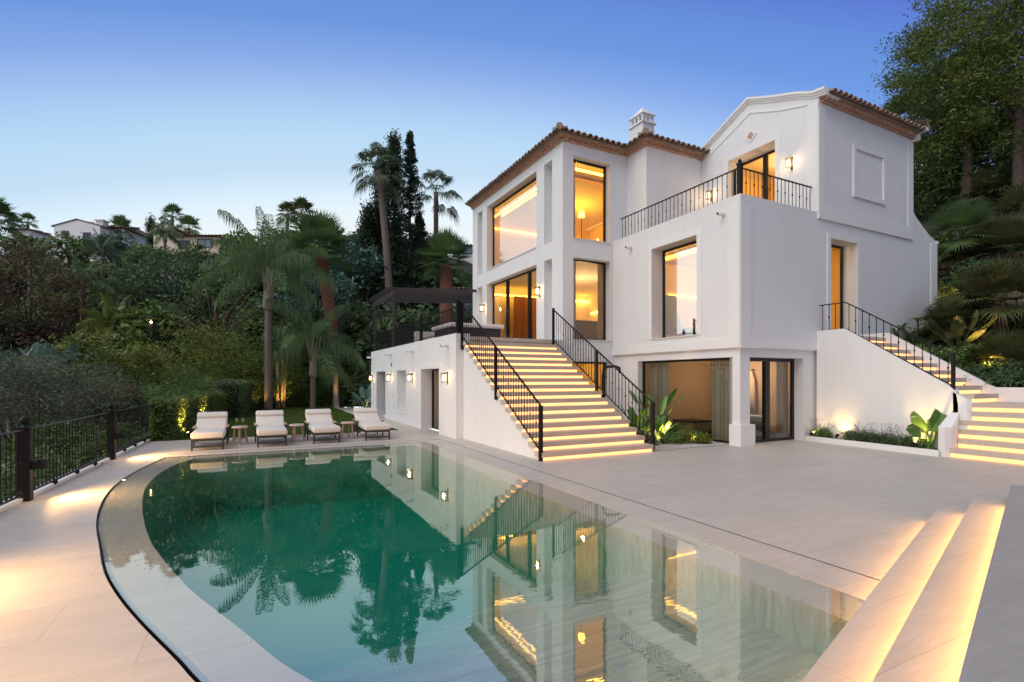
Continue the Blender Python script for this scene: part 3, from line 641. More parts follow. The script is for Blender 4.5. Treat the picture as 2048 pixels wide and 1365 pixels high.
# eaves and tiled roofs
def mitre(path, o_):
    """offset a polyline (outside lies to the right of travel) by o_"""
    res = []
    for i, p in enumerate(path):
        p = Vector(p)
        def nrm(a, b): t_ = (Vector(b) - Vector(a)).normalized(); return Vector((t_.y, -t_.x))
        ns = []
        if i > 0: ns.append(nrm(path[i - 1], path[i]))
        if i < len(path) - 1: ns.append(nrm(path[i], path[i + 1]))
        if len(ns) == 1: q = p + ns[0] * o_
        else: b = (ns[0] + ns[1]); b = b / (b.length ** 2) * 2; q = p + b * o_
        res.append((q.x, q.y))
    return res
def eave(path, z, name_roof, rise=.28, depth_=2.6, L_=2.4):
    lay = [(.07, 0.0, .045, 'eave_brick'), (.17, .113, .13, 'eave_brick'), (.26, .13, .15, 'terracotta')]
    rf_ = empty(name_roof, (0, 0, 0), None, None); rf_.parent = villa; rf_.location = (0, 0, 0)
    bpy.data.objects.remove(rf_)
    M = MB()
    for k, (o_, a, b, mm) in enumerate(lay):
        M.cur = 1 if mm == 'terracotta' else 0
        P0, P1 = mitre(path, -.05 - .001 * k), mitre(path, o_)
        for i in range(len(path) - 1): M.prism([P0[i], P0[i + 1], P1[i + 1], P1[i]][::-1], z + a, z + b)
    M.cur = 0; P0 = mitre(path, -.06); P1 = mitre(path, .02)        # dentil course: bricks set on edge as a saw tooth
    for i in range(len(path) - 1): M.prism([P0[i], P0[i + 1], P1[i + 1], P1[i]][::-1], z + .045, z + .113)
    for i in range(len(path) - 1):
        a, b = Vector(path[i]), Vector(path[i + 1]); t_ = (b - a).normalized(); n_ = Vector((t_.y, -t_.x)); L = (b - a).length; k = .02
        while k < L - .1:
            p0 = a + t_ * k + n_ * .02; p1 = a + t_ * (k + .19) + n_ * .02; p2 = a + t_ * (k + .095) + n_ * .165
            M.prism([tuple(p0), tuple(p2), tuple(p1)], z + .048, z + .112); k += .20
    M.build('eave_cornice', ['eave_brick', 'terracotta'], villa)
    M = MB(); slope = math.atan(rise)
    for i in range(len(path) - 1):
        a, b = Vector(path[i]), Vector(path[i + 1]); t_ = (b - a).normalized(); n_ = Vector((t_.y, -t_.x)); L = (b - a).length
        def side(j0, j1, j2):
            if j0 < 0 or j2 > len(path) - 1: return 0
            u = Vector(path[j1]) - Vector(path[j0]); v2 = Vector(path[j2]) - Vector(path[j1]); return 1 if u.x * v2.y - u.y * v2.x > 0 else -1
        s0, s1 = side(i - 1, i, i + 1), side(i, i + 1, i + 2)
        k = -.33 if s0 > 0 else (.33 if s0 < 0 else .1); kend = L + (.33 if s1 > 0 else (-.33 if s1 < 0 else 0))
        while k < kend:
            # convex corners shorten the tile run (hip), concave ones leave it long
            ll = L_
            if s0 > 0: ll = min(ll, max(.35, k + .36))
            if s1 > 0: ll = min(ll, max(.35, L - k + .36))
            jit = random.uniform(-.015, .015); q = a + t_ * k + n_ * (.37 + jit); zz = z + .148
            rr = .088; nseg = 6; ring0 = []; ring1 = []; ring0i = []
            for s_ in range(nseg + 1):
                an = math.pi * s_ / nseg; c_, h_ = math.cos(an) * rr, math.sin(an) * rr + .012
                p_ = q + t_ * c_; ring0.append((p_.x, p_.y, zz + h_)); p2 = q + t_ * c_ * .85 - n_ * ll; ring1.append((p2.x, p2.y, zz + h_ + rise * ll))
                p3 = q + t_ * c_ * .78; ring0i.append((p3.x, p3.y, zz + h_ * .78))
            nb = nseg + 1; vs = ring0 + ring1 + ring0i; fs = [(s_, s_ + 1, nb + s_ + 1, nb + s_) for s_ in range(nseg)] + [(s_, 2 * nb + s_, 2 * nb + s_ + 1, s_ + 1) for s_ in range(nseg)]
            # inner underside so the open tile mouth reads as a thick clay edge
            r2_ = [(x - n_.x * .3, y - n_.y * .3, z_ + rise * .3) for x, y, z_ in ring0i]; vs += r2_
            fs += [(2 * nb + s_, 3 * nb + s_, 3 * nb + s_ + 1, 2 * nb + s_ + 1) for s_ in range(nseg)]
            M.add(vs, fs); k += .225
        # pan layer under the cover tiles
        P1 = mitre(path, .33); P0 = mitre(path, -2.2)
        M.quad((*P1[i], z + .150), (*P1[i + 1], z + .150), (*P0[i + 1], z + .150 + rise * 2.53), (*P0[i], z + .150 + rise * 2.53))
    # hip caps at convex corners
    for i in range(1, len(path) - 1):
        u = Vector(path[i]) - Vector(path[i - 1]); v2 = Vector(path[i + 1]) - Vector(path[i])
        if u.x * v2.y - u.y * v2.x > 0:
            c0 = Vector(mitre(path, .36)[i]); c1 = Vector(mitre(path, -2.2)[i])
            for k in range(5):
                f0, f1 = k / 5, (k + 1.12) / 5; p0 = c0.lerp(c1, f0); p1 = c0.lerp(c1, f1)
                M.tube([(p0.x, p0.y, z + .215 + rise * 2.5 * f0 + .03), (p1.x, p1.y, z + .205 + rise * 2.5 * f1)], [.105, .085], n=8)
    M.build(name_roof, 'terracotta', villa)
# travel so that the outside lies on the right-hand side
eave([(XP, 20.6), (XP, YP), (11.17, YP), (11.17, 12.42), (13.6, 12.42)], 9.05, 'roof')
eave([(XG + .08, YB - .03), (18.4, YB - .03)], 9.12, 'roof')
M = MB()   # end pieces of the gable-block eave
M.box(18.4, 18.62, YB - .36, YB + .3, 9.30, 9.42); M.box(18.4, 18.5, YB - .2, YB + .3, 9.06, 9.30); M.build('eave_end', 'stucco_trim', villa)
M = MB(); M.add([(18.42, YB - .40, 9.43), (18.42, YB + .5, 9.43), (18.95, YB - .30, 9.40), (18.42, YB - .4, 9.62), (18.42, YB + .5, 9.8)], [(0, 2, 1), (0, 3, 2), (1, 2, 4), (3, 4, 2)]); M.build('eave_end_tile', 'terracotta', villa)
# rest of the roof surfaces
M = MB(); M.add([(XP + .3, YP + .4, 9.30), (XP + .3, 20.9, 9.30), (18.4, 20.9, 9.30), (18.4, 12.8, 9.30), (11.6, 13.9, 9.30), (12.2, 16.9, 10.1), (17, 16.9, 10.1)], [(0, 5, 1), (1, 5, 6, 2), (2, 6, 3), (3, 6, 5, 4), (4, 5, 0)])
M.quad((XG + .6, YB - .3, 9.33), (18.6, YB - .3, 9.33), (18.6, 10.56, 10.05), (XG + .6, 10.56, 10.05)); M.quad((XG + .6, 12.5, 9.4), (XG + .6, 10.56, 10.05), (18.6, 10.56, 10.05), (18.6, 12.5, 9.4))
M.build('roof', 'terracotta', villa)
# chimney with arcaded pot house
ch = MB(); cx0, cx1, cy0, cy1 = 13.75, 14.35, 15.5, 16.25
ch.box(cx0, cx1, cy0, cy1, 9.3, 11.810); chim = ch.build('chimney', 'stucco', villa)
M = MB(); M.box(cx0 - .06, cx1 + .06, cy0 - .06, cy1 + .06, 11.811, 11.875); M.box(cx0 - .0, cx1 + .0, cy0, cy1, 11.875, 11.915); M.box(cx0, cx1, cy0, cy1, 12.130, 12.180)
for i in range(4):
    x = cx0 + .04 + i * (cx1 - cx0 - .08) / 3; M.box(x - .035, x + .035, cy0 + .005, cy0 + .08, 11.915, 12.130); M.box(x - .035, x + .035, cy1 - .08, cy1 - .005, 11.915, 12.130)
    y = cy0 + .05 + i * (cy1 - cy0 - .1) / 3
    if 0 < i < 3: M.box(cx0 + .005, cx0 + .08, y - .035, y + .035, 11.915, 12.130); M.box(cx1 - .08, cx1 - .005, y - .035, y + .035, 11.915, 12.130)
M.build('chimney_arcade', 'stucco_trim', chim)
M = MB(); mx_, my_ = (cx0 + cx1) / 2, (cy0 + cy1) / 2
M.add([(cx0 - .05, cy0 - .05, 12.180), (cx1 + .05, cy0 - .05, 12.180), (cx1 + .05, cy1 + .05, 12.180), (cx0 - .05, cy1 + .05, 12.180), (mx_, my_, 12.620)], [(0, 1, 4), (1, 2, 4), (2, 3, 4), (3, 0, 4), (0, 3, 2, 1)])
M.build('chimney_cap', 'stucco_trim', chim)
# rain spouts on the white walls
def spout(x, y, z, parent, l=.22):
    M = MB(); M.tube([(x - l, y, z), (x + .01, y, z)], .045, n=10); s_ = M.build('rain_spout', 'stucco_trim', parent, smooth=True)
    M = MB(); M.tube([(x - l - .004, y, z), (x - l + .01, y, z)], .032, n=10); M.build('spout_mouth', 'window_metal', s_)
spout(XL, 12.45, 5.75, villa); spout(XL, 8.95, 5.78, villa)

# ---- garage annex under the terrace
gar = empty('garage_annex', (6.5, 18.5, 0), 'low white annex with deep doorways and wall lanterns carrying the terrace', 'building')
X0 = 4.98
M = MB(); wall(M, 'X', X0, 13.07, 24.15, 0, 2.9, [(14.44, 16.24, -.01, 1.96), (18.06, 19.33, .53, 1.96), (21.25, 22.91, -.01, 1.96)], t=.4, caps=(True, True)); M.build('wall', 'stucco', gar)
M = MB(); M.box(5.38, 8.6, 23.9, 24.15, 0, 2.9); M.build('wall', 'stucco', gar)
M = MB(); M.box(5.2, XP + 3.5, 13.5, 24.1, 2.65, 2.828); M.box(5.2, 8.04, 13.105, 13.5, 2.65, 2.828); M.build('terrace_floor', 'deck_stone', gar)
M = MB(); ring(M, 'X', X0, 14.44, 16.24, 0, 1.96, .17, .02, sill=False); M.build('door_surround', 'stucco_trim', gar); M = MB(); ring(M, 'X', X0, 18.06, 19.33, .53, 1.96, .16, .02); M.build('niche_surround', 'stucco_trim', gar); M = MB(); ring(M, 'X', X0, 21.25, 22.91, 0, 1.96, .15, .02, sill=False); M.build('door_surround', 'stucco_trim', gar)
M = MB(); M.quad((5.381, 18.06, .5), (5.381, 18.06, 2), (5.381, 19.4, 2), (5.381, 19.4, .5)); M.build('niche_back', 'stucco_trim', gar)
M = MB(); M.box(X0 - .03, 5.38, 18.05, 19.34, .50, .532); M.build('sill', 'sill_stone', gar)
window(gar, 'X', X0 + .38, 14.44, 16.24, .01, 1.96, glass='glass_clear', name='glass_door')
window(gar, 'X', X0 + .38, 21.25, 22.91, .01, 1.96, glass='glass', name='glass_door')
room(gar, 5.40, 8.4, 13.6, 17.2, .005, 2.5, open_=('x0',), wallm='room_cream', floor='deck_stone'); room(gar, 5.40, 8.4, 20.6, 23.6, .005, 2.5, open_=('x0',), wallm='room_grey')
M = MB(); wall(M, 'X', 5.395, 13.6, 17.2, 0, 2.5, [(14.44, 16.24, 0, 1.96)], t=.004); wall(M, 'X', 5.395, 20.6, 23.6, 0, 2.5, [(21.25, 22.91, 0, 1.96)], t=.004); M.build('room_interior', 'room_cream', gar)
light('room_light', 'POINT', (7.4, 15.6, 1.9), 12, (1, .72, .42), gar, shadow_soft_size=.2)
for y, z in ((13.70, 2.59), (17.23, 2.6), (20.33, 2.62), (24.05, 2.63)): spout(X0, y, z, gar)
M = MB(); M.box(X0 - .015, X0, 20.05, 20.17, .95, 1.07); M.build('wall_socket', 'white_plastic', gar)
M = MB(); M.box(X0 - .03, X0, 20.2, 20.24, 2.15, 2.27); M.build('wall_sensor', 'window_metal', gar)

# ================================================================== STAIRCASES
ms = empty('entrance_staircase', (6.6, 10.9, 0), 'broad outdoor staircase with glowing strips under every tread, from pool deck to terrace', 'staircase')
NR, RH, TR, Y0 = 17, 2.83 / 17, 0.27, 8.76
for k in range(NR):
    y = Y0 + k * TR; z = k * RH; yb = y + TR + .04 if k < NR - 1 else y + .45
    M = MB(); M.box(5.165, 8.085, y, yb, z + RH - .098, z + RH); M.build('tread', 'step_stone', ms)
    M = MB(); M.box(5.18, 8.07, y + .028, y + .045, z + .004, z + RH - .099); M.build('led_strip', 'led', ms)  # glowing band covers the LED and the riser face it lights
M = MB(); pts = [(Y0 + .046, 0)]
for k in range(NR): pts += [(Y0 + k * TR + .046, (k + 1) * RH - .1), (Y0 + (k + 1) * TR + .046, (k + 1) * RH - .1)]
pts = pts[:-1] + [(13.3, NR * RH - .1), (13.3, 0)]
M.xprism([(a, b) for a, b in pts], 5.2, 8.06); M.build('stringer', 'stucco', ms)

ss = empty('side_staircase', (14, 6, 0), 'winding side staircase with glowing treads rising to the upper garden door', 'staircase')
Lk = [(13.08, 5.34), (13.33, 5.28), (13.50, 5.33), (13.56, 5.36), (13.60, 5.38), (13.62, 5.38)]
Rk = [(13.1, 4.16), (13.3, 4.23), (13.5, 4.29), (13.68, 4.35), (13.86, 4.41), (14.05, 4.47)]
XR = 14.85; H1 = .19
for k in range(6):
    a = Vector(Lk[k]); b = Vector(Rk[k]); t_ = (b - a).normalized(); e = a + t_ * ((a.y - 1.2) / -t_.y)
    if e.x > XR - .05: e = a + t_ * ((XR - .05 - a.x) / t_.x)
    nrm = Vector((-t_.y, t_.x)) * 1.0                      # towards +X
    if nrm.x < 0: nrm = -nrm
    def poly(o_): 
        p, q = a + nrm * o_, e + nrm * o_
        P_ = [tuple(p), tuple(q)]
        if q.y > 1.25: P_.append((XR, 1.2)) if False else None
        return P_ + [(XR, q.y), (XR, 5.6), (13.7, 5.6)]
    z = k * H1
    M = MB(); M.prism(poly(0), z + H1 - .105, z + H1); M.build('tread', 'step_stone', ss)
    M = MB(); M.prism([tuple(a + nrm * .03), tuple(e + nrm * .03), tuple(e + nrm * .045), tuple(a + nrm * .045)], z + .004, z + H1 - .106); M.build('led_strip', 'led', ss)  # emission stands for the LED plus the lit riser behind it
    M = MB(); M.prism(poly(.046), z, z + H1 - .105); M.build('riser', 'step_stone', ss)
H2 = (2.73 - 6 * H1) / 9
for k in range(9):
    y = 5.14 + k * .283; z = 6 * H1 + k * H2
    M = MB(); M.box(13.72, XR, y, y + .33 if k < 8 else 8.44, z + H2 - .1, z + H2); M.build('tread', 'step_stone', ss)
    M = MB(); M.box(13.72, XR - .01, y + .028, y + .045, z + .004, z + H2 - .101); M.build('led_strip', 'led', ss)  # here too the lit riser face glows along with its LED
    M = MB(); M.box(13.72, XR, y + .046, 8.44, z, z + H2 - .1); M.build('riser', 'step_stone', ss)
# left parapet wall with its swept end and the right retaining wall
M = MB(); M.xprism([(8.44, 0), (8.44, 2.94), (7.72, 2.94), (5.52, 1.50), (5.40, 1.38), (5.36, 1.1), (5.36, 0)], 13.56, 13.72); M.build('parapet', 'stucco', ss)
M = MB(); cur = [(13.56, 5.36), (13.60, 5.22), (13.68, 5.16), (13.76, 5.2), (13.78, 5.36)]; M.prism([(13.56, 5.45), *cur, (13.72, 5.45)], 0, [1.36, 1.30, 1.2, 1.16, 1.2, 1.3, 1.36]); M.build('parapet_end', 'stucco_trim', ss)
M = MB(); M.prism([(13.0, 5.36), (13.12, 5.30), (13.3, 5.28), (13.56, 5.34), (13.56, 5.5), (13.05, 5.5)], 0, [.62, .62, .66, .92, .92, .62]); M.build('newel_wall', 'stucco_trim', ss)
M = MB(); M.xprism([(8.44, 0), (8.44, 2.86), (7.38, 2.86), (5.22, 1.46), (1.0, 1.46), (1.0, 0)], XR, XR + .12); M.build('retaining_wall', 'stucco', ss)
# planter bed kerb
M = MB(); M.prism([(12.93, 5.45), (13.02, 5.45), (13.22, 8.5), (13.13, 8.5)], 0, .13); tag(M.build('planter_kerb', 'stucco_trim'), kind='structure')
M = MB(); M.prism([(13.02, 5.45), (13.56, 5.45), (13.56, 8.5), (13.22, 8.5)], 0.006, .10); tag(M.build('planter_soil', 'soil'), kind='structure')

# ================================================================== RAILINGS
def railing(name, path, h, label, group=None, posts=(), step=.125, drop=0.02, rw=.04, knobs=True, gap=.06, balls=()):
    """path: list of (x,y,zbase); posts: (x,y,z0,z1,w)"""
    r = empty(name, path[0], label, 'railing', group)
    M = MB()
    for a, b in zip(path, path[1:]): M.bar((a[0], a[1], a[2] + h), (b[0], b[1], b[2] + h), rw, .022)
    M.build('handrail', 'iron', r)
    M = MB()
    for a, b in zip(path, path[1:]): M.bar((a[0], a[1], a[2] + gap), (b[0], b[1], b[2] + gap), .025, .02)
    M.build('bottom_rail', 'iron', r)
    M = MB(); c = 0
    for a, b in zip(path, path[1:]):
        L = math.hypot(b[0] - a[0], b[1] - a[1]); n = max(1, round(L / step))
        for i in range(n):
            f = (i + .5) / n; x, y, z = [a[j] + (b[j] - a[j]) * f for j in range(3)]; c += 1
            M.box(x - .0065, x + .0065, y - .0065, y + .0065, z + gap, z + h)
            if knobs:
                M.lathe([(.011, -.012), (.016, 0), (.011, .012)], (x, y, z + h - .03), 6); M.lathe([(.011, -.012), (.016, 0), (.011, .012)], (x, y, z + gap + .03), 6)
                if c % 2 == 0: M.lathe([(.008, -.03), (.02, -.01), (.02, .01), (.008, .03)], (x, y, z + (h + gap) * .5), 6)
    M.build('balusters', 'iron', r)
    for q in posts:
        x, y, z0, z1, w_ = q; M = MB(); M.box(x - w_ / 2, x + w_ / 2, y - w_ / 2, y + w_ / 2, z0, z1); p = M.build('post', 'iron', r)
        if q in balls:
            M = MB(); M.box(x - w_ * .62, x + w_ * .62, y - w_ * .62, y + w_ * .62, z1, z1 + .03)
            M.lathe([(.012, .03), (.02, .045)] + [(.045 * math.sin(a), .088 - .045 * math.cos(a)) for a in [math.pi * k / 8 for k in range(1, 8)]], (x, y, z1), 12); M.build('finial', 'iron', p, smooth=False)
    return r
sl = RH / TR
nz = lambda y: RH + (y - Y0) * sl
railing('stair_railing', [(5.16, 8.80, nz(8.8) - .06), (5.16, 13.06, nz(13.06) - .06)], .98, 'black iron railing up the left, pool side of the broad entrance staircase',
        posts=[(5.16, 8.80, 0, nz(8.8) + .92, .07), (5.16, 10.9, 1.15, nz(10.9) + .92, .06), (5.15, 13.06, 2.45, 3.75, .07)])
railing('stair_railing', [(8.10, 8.80, nz(8.8) - .06), (8.10, 13.08, nz(13.08) - .06)], .98, 'black iron railing up the right, house side of the broad entrance staircase',
        posts=[(8.10, 8.80, .05, nz(8.8) + .92, .07), (8.10, 10.9, 1.15, nz(10.9) + .92, .06), (8.10, 13.06, 2.5, 3.78, .06)])
P_ = [(XL + .12, 13.1, 6.17), (XL + .12, 8.57, 6.17), (XG - .05, 8.57, 6.17)]
bp_ = (XL + .13, 8.58, 6.16, 6.93, .10)
railing('balcony_railing', P_, .68, 'black iron balcony railing with round-capped corner post on the upper terrace', posts=[bp_, (XL + .12, 8.72, 6.16, 6.84, .05)], balls=[bp_], gap=.0, step=.15)
gp = [(5.06, 13.12, 2.9, 3.74, .11), (5.05, 16.5, 2.9, 3.7, .09)]
railing('terrace_railing', [(5.05, 13.12, 2.9), (5.05, 24.0, 2.9)], .74, 'black iron railing along the edge of the terrace above the garage annex', posts=gp, balls=gp, step=.11)
railing('garden_stair_railing', [(13.62, 8.40, 2.94), (13.62, 7.72, 2.94), (13.62, 5.48, 1.50)], .68, 'black iron railing on the white parapet of the winding side staircase', posts=[(13.60, 5.46, .95, 2.22, .06)], gap=.0, step=.155)
r = empty('pipe_handrail', (8.6, 11.0, 0), 'curved black pipe standing behind the right stair railing', 'handrail')
M = MB(); M.tube([(8.3, 10.9, .2), (8.3, 10.9, 1.75), (8.33, 10.88, 1.9), (8.42, 10.85, 1.97), (8.62, 10.78, 1.98), (8.72, 10.74, 1.94), (8.74, 10.73, 1.8)], .035, n=8); M.build('pipe', 'iron', r, smooth=True)
# pool fence: posts with ball finials and down lights
fence = empty('pool_fence', (fx(9), 9, 0), 'black iron fence with ball-topped posts along the curved end of the pool', 'fence')
FP = [(-2.15, 2.35), (fx(5.26), 5.26), (fx(9.11), 9.11), (fx(12.96), 12.96), (fx(16.75), 16.75)]
for i, (x, y) in enumerate(FP):
    if i < 4:
        M = MB(); M.box(x - .066, x + .066, y - .066, y + .066, 0, .975); M.box(x - .082, x + .082, y - .082, y + .082, .975, 1.0); p = M.build('post', 'iron', fence)
        M = MB(); M.lathe([(.03, 0), (.018, .02), (.02, .035)] + [(.06 * math.sin(a), .09 - .06 * math.cos(a)) for a in [math.pi * k / 8 for k in range(1, 8)]], (x, y, 1.0), 14); M.build('finial', 'iron', p)
        f = empty('post_light', (x + .075, y, .50), ['', 'lit black down light on the fence post nearest the viewer', 'lit black down light on the left fence post', 'lit black down light on the far fence post by the hedge'][i] or 'lit black down light at the near end of the fence', 'light', 'down lights on the fence posts')
        M = MB(); M.xprism([(y - .05, .42), (y + .05, .42), (y + .05, .53), (y - .05, .53)], x + .075, x + .13)
        M.add([(x + .13, y - .055, .42), (x + .23, y - .055, .43), (x + .17, y - .055, .55), (x + .13, y - .055, .55), (x + .13, y + .055, .42), (x + .23, y + .055, .43), (x + .17, y + .055, .55), (x + .13, y + .055, .55)], [(0, 1, 2, 3), (7, 6, 5, 4), (1, 5, 6, 2), (2, 6, 7, 3), (0, 3, 7, 4)])
        M.build('lamp_housing', 'iron', f); M = MB(); M.quad((x + .135, y - .045, .424), (x + .222, y - .045, .432), (x + .222, y + .045, .432), (x + .135, y + .045, .424)); M.build('lens', 'spot_face', f)
        light('down_light', 'SPOT', (x + .20, y, .43), 560 if i < 2 else 330, (1, .56, .20), f, target=(x + 2.3, y + (.0 if i else 1.6), 0), spot_size=R(150), spot_blend=1.0, shadow_soft_size=.03)
    if i < len(FP) - 1:
        a, b = (x, y + .08), (FP[i + 1][0], FP[i + 1][1] - .08)
        M = MB(); M.bar((*a, .965), (*b, .965), .05, .016); M.build('handrail', 'iron_sheen', fence)
        M = MB(); M.bar((*a, .10), (*b, .10), .03, .02); n = 28
        for k in (1, 2, 3): u = k / 4; px_, q_ = a[0] + (b[0] - a[0]) * u, a[1] + (b[1] - a[1]) * u; M.lathe([(.012, 0), (.035, .03), (.035, .055), (.012, .09)], (px_, q_, .03), 8)
        M.build('bottom_rail', 'iron', fence)
        M = MB()
        for k in range(n):
            u = (k + .5) / n; px_, q_ = a[0] + (b[0] - a[0]) * u, a[1] + (b[1] - a[1]) * u
            M.box(px_ - .0055, px_ + .0055, q_ - .0055, q_ + .0055, .10, .965)
            M.lathe([(.01, 0), (.022, .015), (.01, .03)], (px_, q_, .12), 6); (M.lathe([(.007, 0), (.017, .018), (.017, .03), (.007, .045)], (px_, q_, .50), 6) if k % 2 else None)
        M.build('balusters', 'iron', fence)

# ================================================================== WALL LANTERNS
def lantern(loc, label, group, e=18.0):
    x, y, z = loc; f = empty('wall_lantern', loc, label, 'wall lantern', group)
    M = MB(); M.box(x - .022, x, y - .035, y + .035, z - .19, z + .17); M.box(x - .1, x - .022, y - .012, y + .012, z + .135, z + .155); M.build('backplate', 'lamp_brass', f)
    M = MB(); a, b = x - .20, x - .06; c, d = y - .07, y + .07
    M.box(a, b, c, d, z + .105, z + .122); M.box(a + .03, b - .03, c + .03, d - .03, z + .122, z + .135)
    M.box(a, b, c, c + .012, z - .14, z - .128); M.box(a, b, d - .012, d, z - .14, z - .128); M.box(a, a + .012, c + .012, d - .012, z - .14, z - .128); M.box(b - .012, b, c + .012, d - .012, z - .14, z - .128)
    for p in (a, b - .009):
        for q in (c, d - .009): M.box(p, p + .009, q, q + .009, z - .128, z + .105)
    M.build('lamp_frame', 'lamp_brass', f)
    M = MB(); M.tube([(x - .13, y, z - .07), (x - .13, y, z + .07)], .028, n=10); M.build('bulb', 'bulb', f, smooth=True)
    light('lantern_light', 'POINT', (x - .13, y, z - .0), e, (1, .66, .32), f, shadow_soft_size=.035)
mat('lamp_brass', (0.10, 0.065, 0.03), 0.4, metal=.6)
lab = ['rightmost annex lantern, lit, between the glazed doorway and the corner by the stairs', 'lit lantern between the recessed window niche and the glazed annex doorway', 'lit lantern between the far annex doorway and the window niche', 'farthest lit lantern, at the lawn end of the annex wall']
for (y, z), l in zip(((13.70, 1.68), (17.25, 1.68), (20.3, 1.68), (23.7, 1.68)), lab): lantern((X0, y, z), l, 'lanterns on the annex wall')
lantern((XP, 14.74, 4.58), 'lit lantern right of the sliding terrace door, at the top of the stairs', 'lanterns on the portico'); lantern((XP, 19.33, 4.58), 'lit lantern left of the sliding terrace door, above the hot tub', 'lanterns on the portico')
lantern((XG, 9.17, 7.74), 'lit lantern right of the upper balcony door near the gable corner', 'lanterns on the balcony'); lantern((XG, 12.0, 7.74), 'lit lantern left of the upper balcony door behind the railing', 'lanterns on the balcony')

# ================================================================== TERRACE: hot tub, seat, pergola
t = empty('hot_tub', (6.6, 16.3, 2.83), 'square hot tub with pale rim and dark wooden skirt on the terrace', 'hot tub')
M = MB(); M.prism([(5.75, 15.45), (7.5, 15.45), (7.5, 17.2), (5.75, 17.2)], 2.832, 3.33); M.build('skirt', 'tub_skirt', t)
M = MB(); M.rbox(5.65, 7.6, 15.35, 17.3, 3.33, 3.47, .05); M.build('rim', 'tub_shell', t, smooth=True)
t = empty('terrace_sofa', (5.9, 18.5, 2.83), 'low white sofa behind the terrace railing', 'sofa')
M = MB(); M.rbox(5.5, 6.9, 18.0, 18.9, 2.98, 3.2, .05); M.rbox(5.5, 6.9, 18.75, 18.95, 3.2, 3.45, .05); M.build('cushion', 'cushion', t, smooth=True)
M = MB(); M.box(5.5, 6.9, 18.0, 18.95, 2.9, 2.98); [M.box(a, a + .05, b, b + .05, 2.83, 2.9) for a in (5.52, 6.82) for b in (18.02, 18.88)]; M.build('frame', 'iron', t)
pg = empty('pergola', (6.8, 22, 2.83), 'dark slatted timber pergola over the terrace beside the villa', 'pergola')
for y in (20.2, 23.6):
    M = MB(); M.box(5.01, 5.11, y - .05, y + .05, 2.9, 4.98); M.build('post', 'pergola_wood', pg)
M = MB(); M.box(5.0, 5.12, 20.0, 24.0, 4.98, 5.18); M.build('beam', 'pergola_wood', pg)
for k in range(8):
    y = 20.15 + k * .5; M = MB(); a, b = 4.72, 8.6 if y < 20.6 else 10.5; z = 5.16
    M.yprism([(a, z + .07), (a + .12, z), (b, z + .055 * (b - a)), (b, z + .055 * (b - a) + .11), (a, z + .11)], y - .03, y + .03); M.build('slat', 'pergola_wood', pg)

# ================================================================== LOUNGERS, STOOLS, GLASSES
def make_lounger(label):
    t = empty('sun_lounger', (0, 0, 0), label, 'sun lounger', 'sun loungers lined up along the far side of the pool')
    w2 = .31
    M = MB(); [M.box(s * w2 - .018, s * w2 + .018, .0, 1.55, .215, .265) for s in (-1, 1)]; M.box(-w2 + .018, w2 - .018, 0, .035, .215, .265); M.box(-w2 + .018, w2 - .018, 0.005, .03, .07, .105); M.box(-w2 + .018, w2 - .018, 1.5, 1.54, .215, .265)
    [M.box(s * w2 - .014, s * w2 + .014, .9, 1.75, .12, .15) for s in (-1, 1)]; M.build('frame', 'lounger_metal', t)
    for s in (-1, 1):
        M = MB(); M.box(s * w2 - .018, s * w2 + .018, 0, .036, 0, .215); M.build('leg', 'lounger_metal', t)
        x = s * (w2 + .045); M = MB(); M.box(x - .016, x + .016, 1.02, 1.052, .0, .44); M.box(x - .016, x + .016, 1.60, 1.632, 0.05, .44); M.box(min(x, s * w2) + .0, max(x, s * w2), 1.022, 1.05, .22, .25); M.build('leg', 'lounger_metal', t)
        M = MB(); M.rbox(x - .035, x + .035, .96, 1.68, .44, .468, .008); M.build('armrest', 'teak', t)
        M = MB(); c = (x, 1.75, .06); M.lathe([(.001, -.015), (.055, -.015), (.06, 0), (.055, .015), (.001, .015)], (0, 0, 0), 14)
        M.v = [(x + v[2], 1.75 + v[0], .062 + v[1]) for v in M.v]; M.build('wheel', 'lounger_metal', t)
    M = MB(); M.rbox(-w2 - .03, w2 + .03, -.035, 1.18, .27, .42, .05, 4); M.build('seat_cushion', 'cushion', t, smooth=True)
    rot = Matrix.Translation((0, 1.12, .35)) @ Matrix.Rotation(R(24), 4, 'X')
    M = MB(); M.rbox(-w2 - .03, w2 + .03, 0, .76, -.07, .06, .045, 4, rot); M.build('back_cushion', 'cushion', t, smooth=True)
    M = MB(); M.rbox(-w2 - .035, w2 + .035, .57, .79, .045, .14, .045, 4, rot); M.build('pillow', 'cushion', t, smooth=True)
    M = MB(); M.bar((-.28, 1.14, .26), (-.28, 1.80, .555), .025, .025); M.bar((.28, 1.14, .26), (.28, 1.8, .555), .025, .025); M.bar((-.28, 1.5, .42), (-.28, 1.7, .14), .02, .02); M.bar((.28, 1.5, .42), (.28, 1.7, .14), .02, .02); M.build('back_frame', 'lounger_metal', t)
    return t
lab = ['cream-cushioned black sun lounger at the left end of the row by the fence', 'cream-cushioned black sun lounger between the stool with wine glasses and the middle stool', 'cream-cushioned black sun lounger between the middle and right wooden stools', 'cream-cushioned black sun lounger at the right end of the row near the annex']
l0 = make_lounger(lab[0]); l0.location = (-.90, 13.62, 0)
for (x, y), l in zip(((.45, 13.66), (1.72, 13.72), (3.02, 13.78)), lab[1:]): copy_tree(l0, (x, y, 0), rz=random.uniform(-.02, .02), label=l)
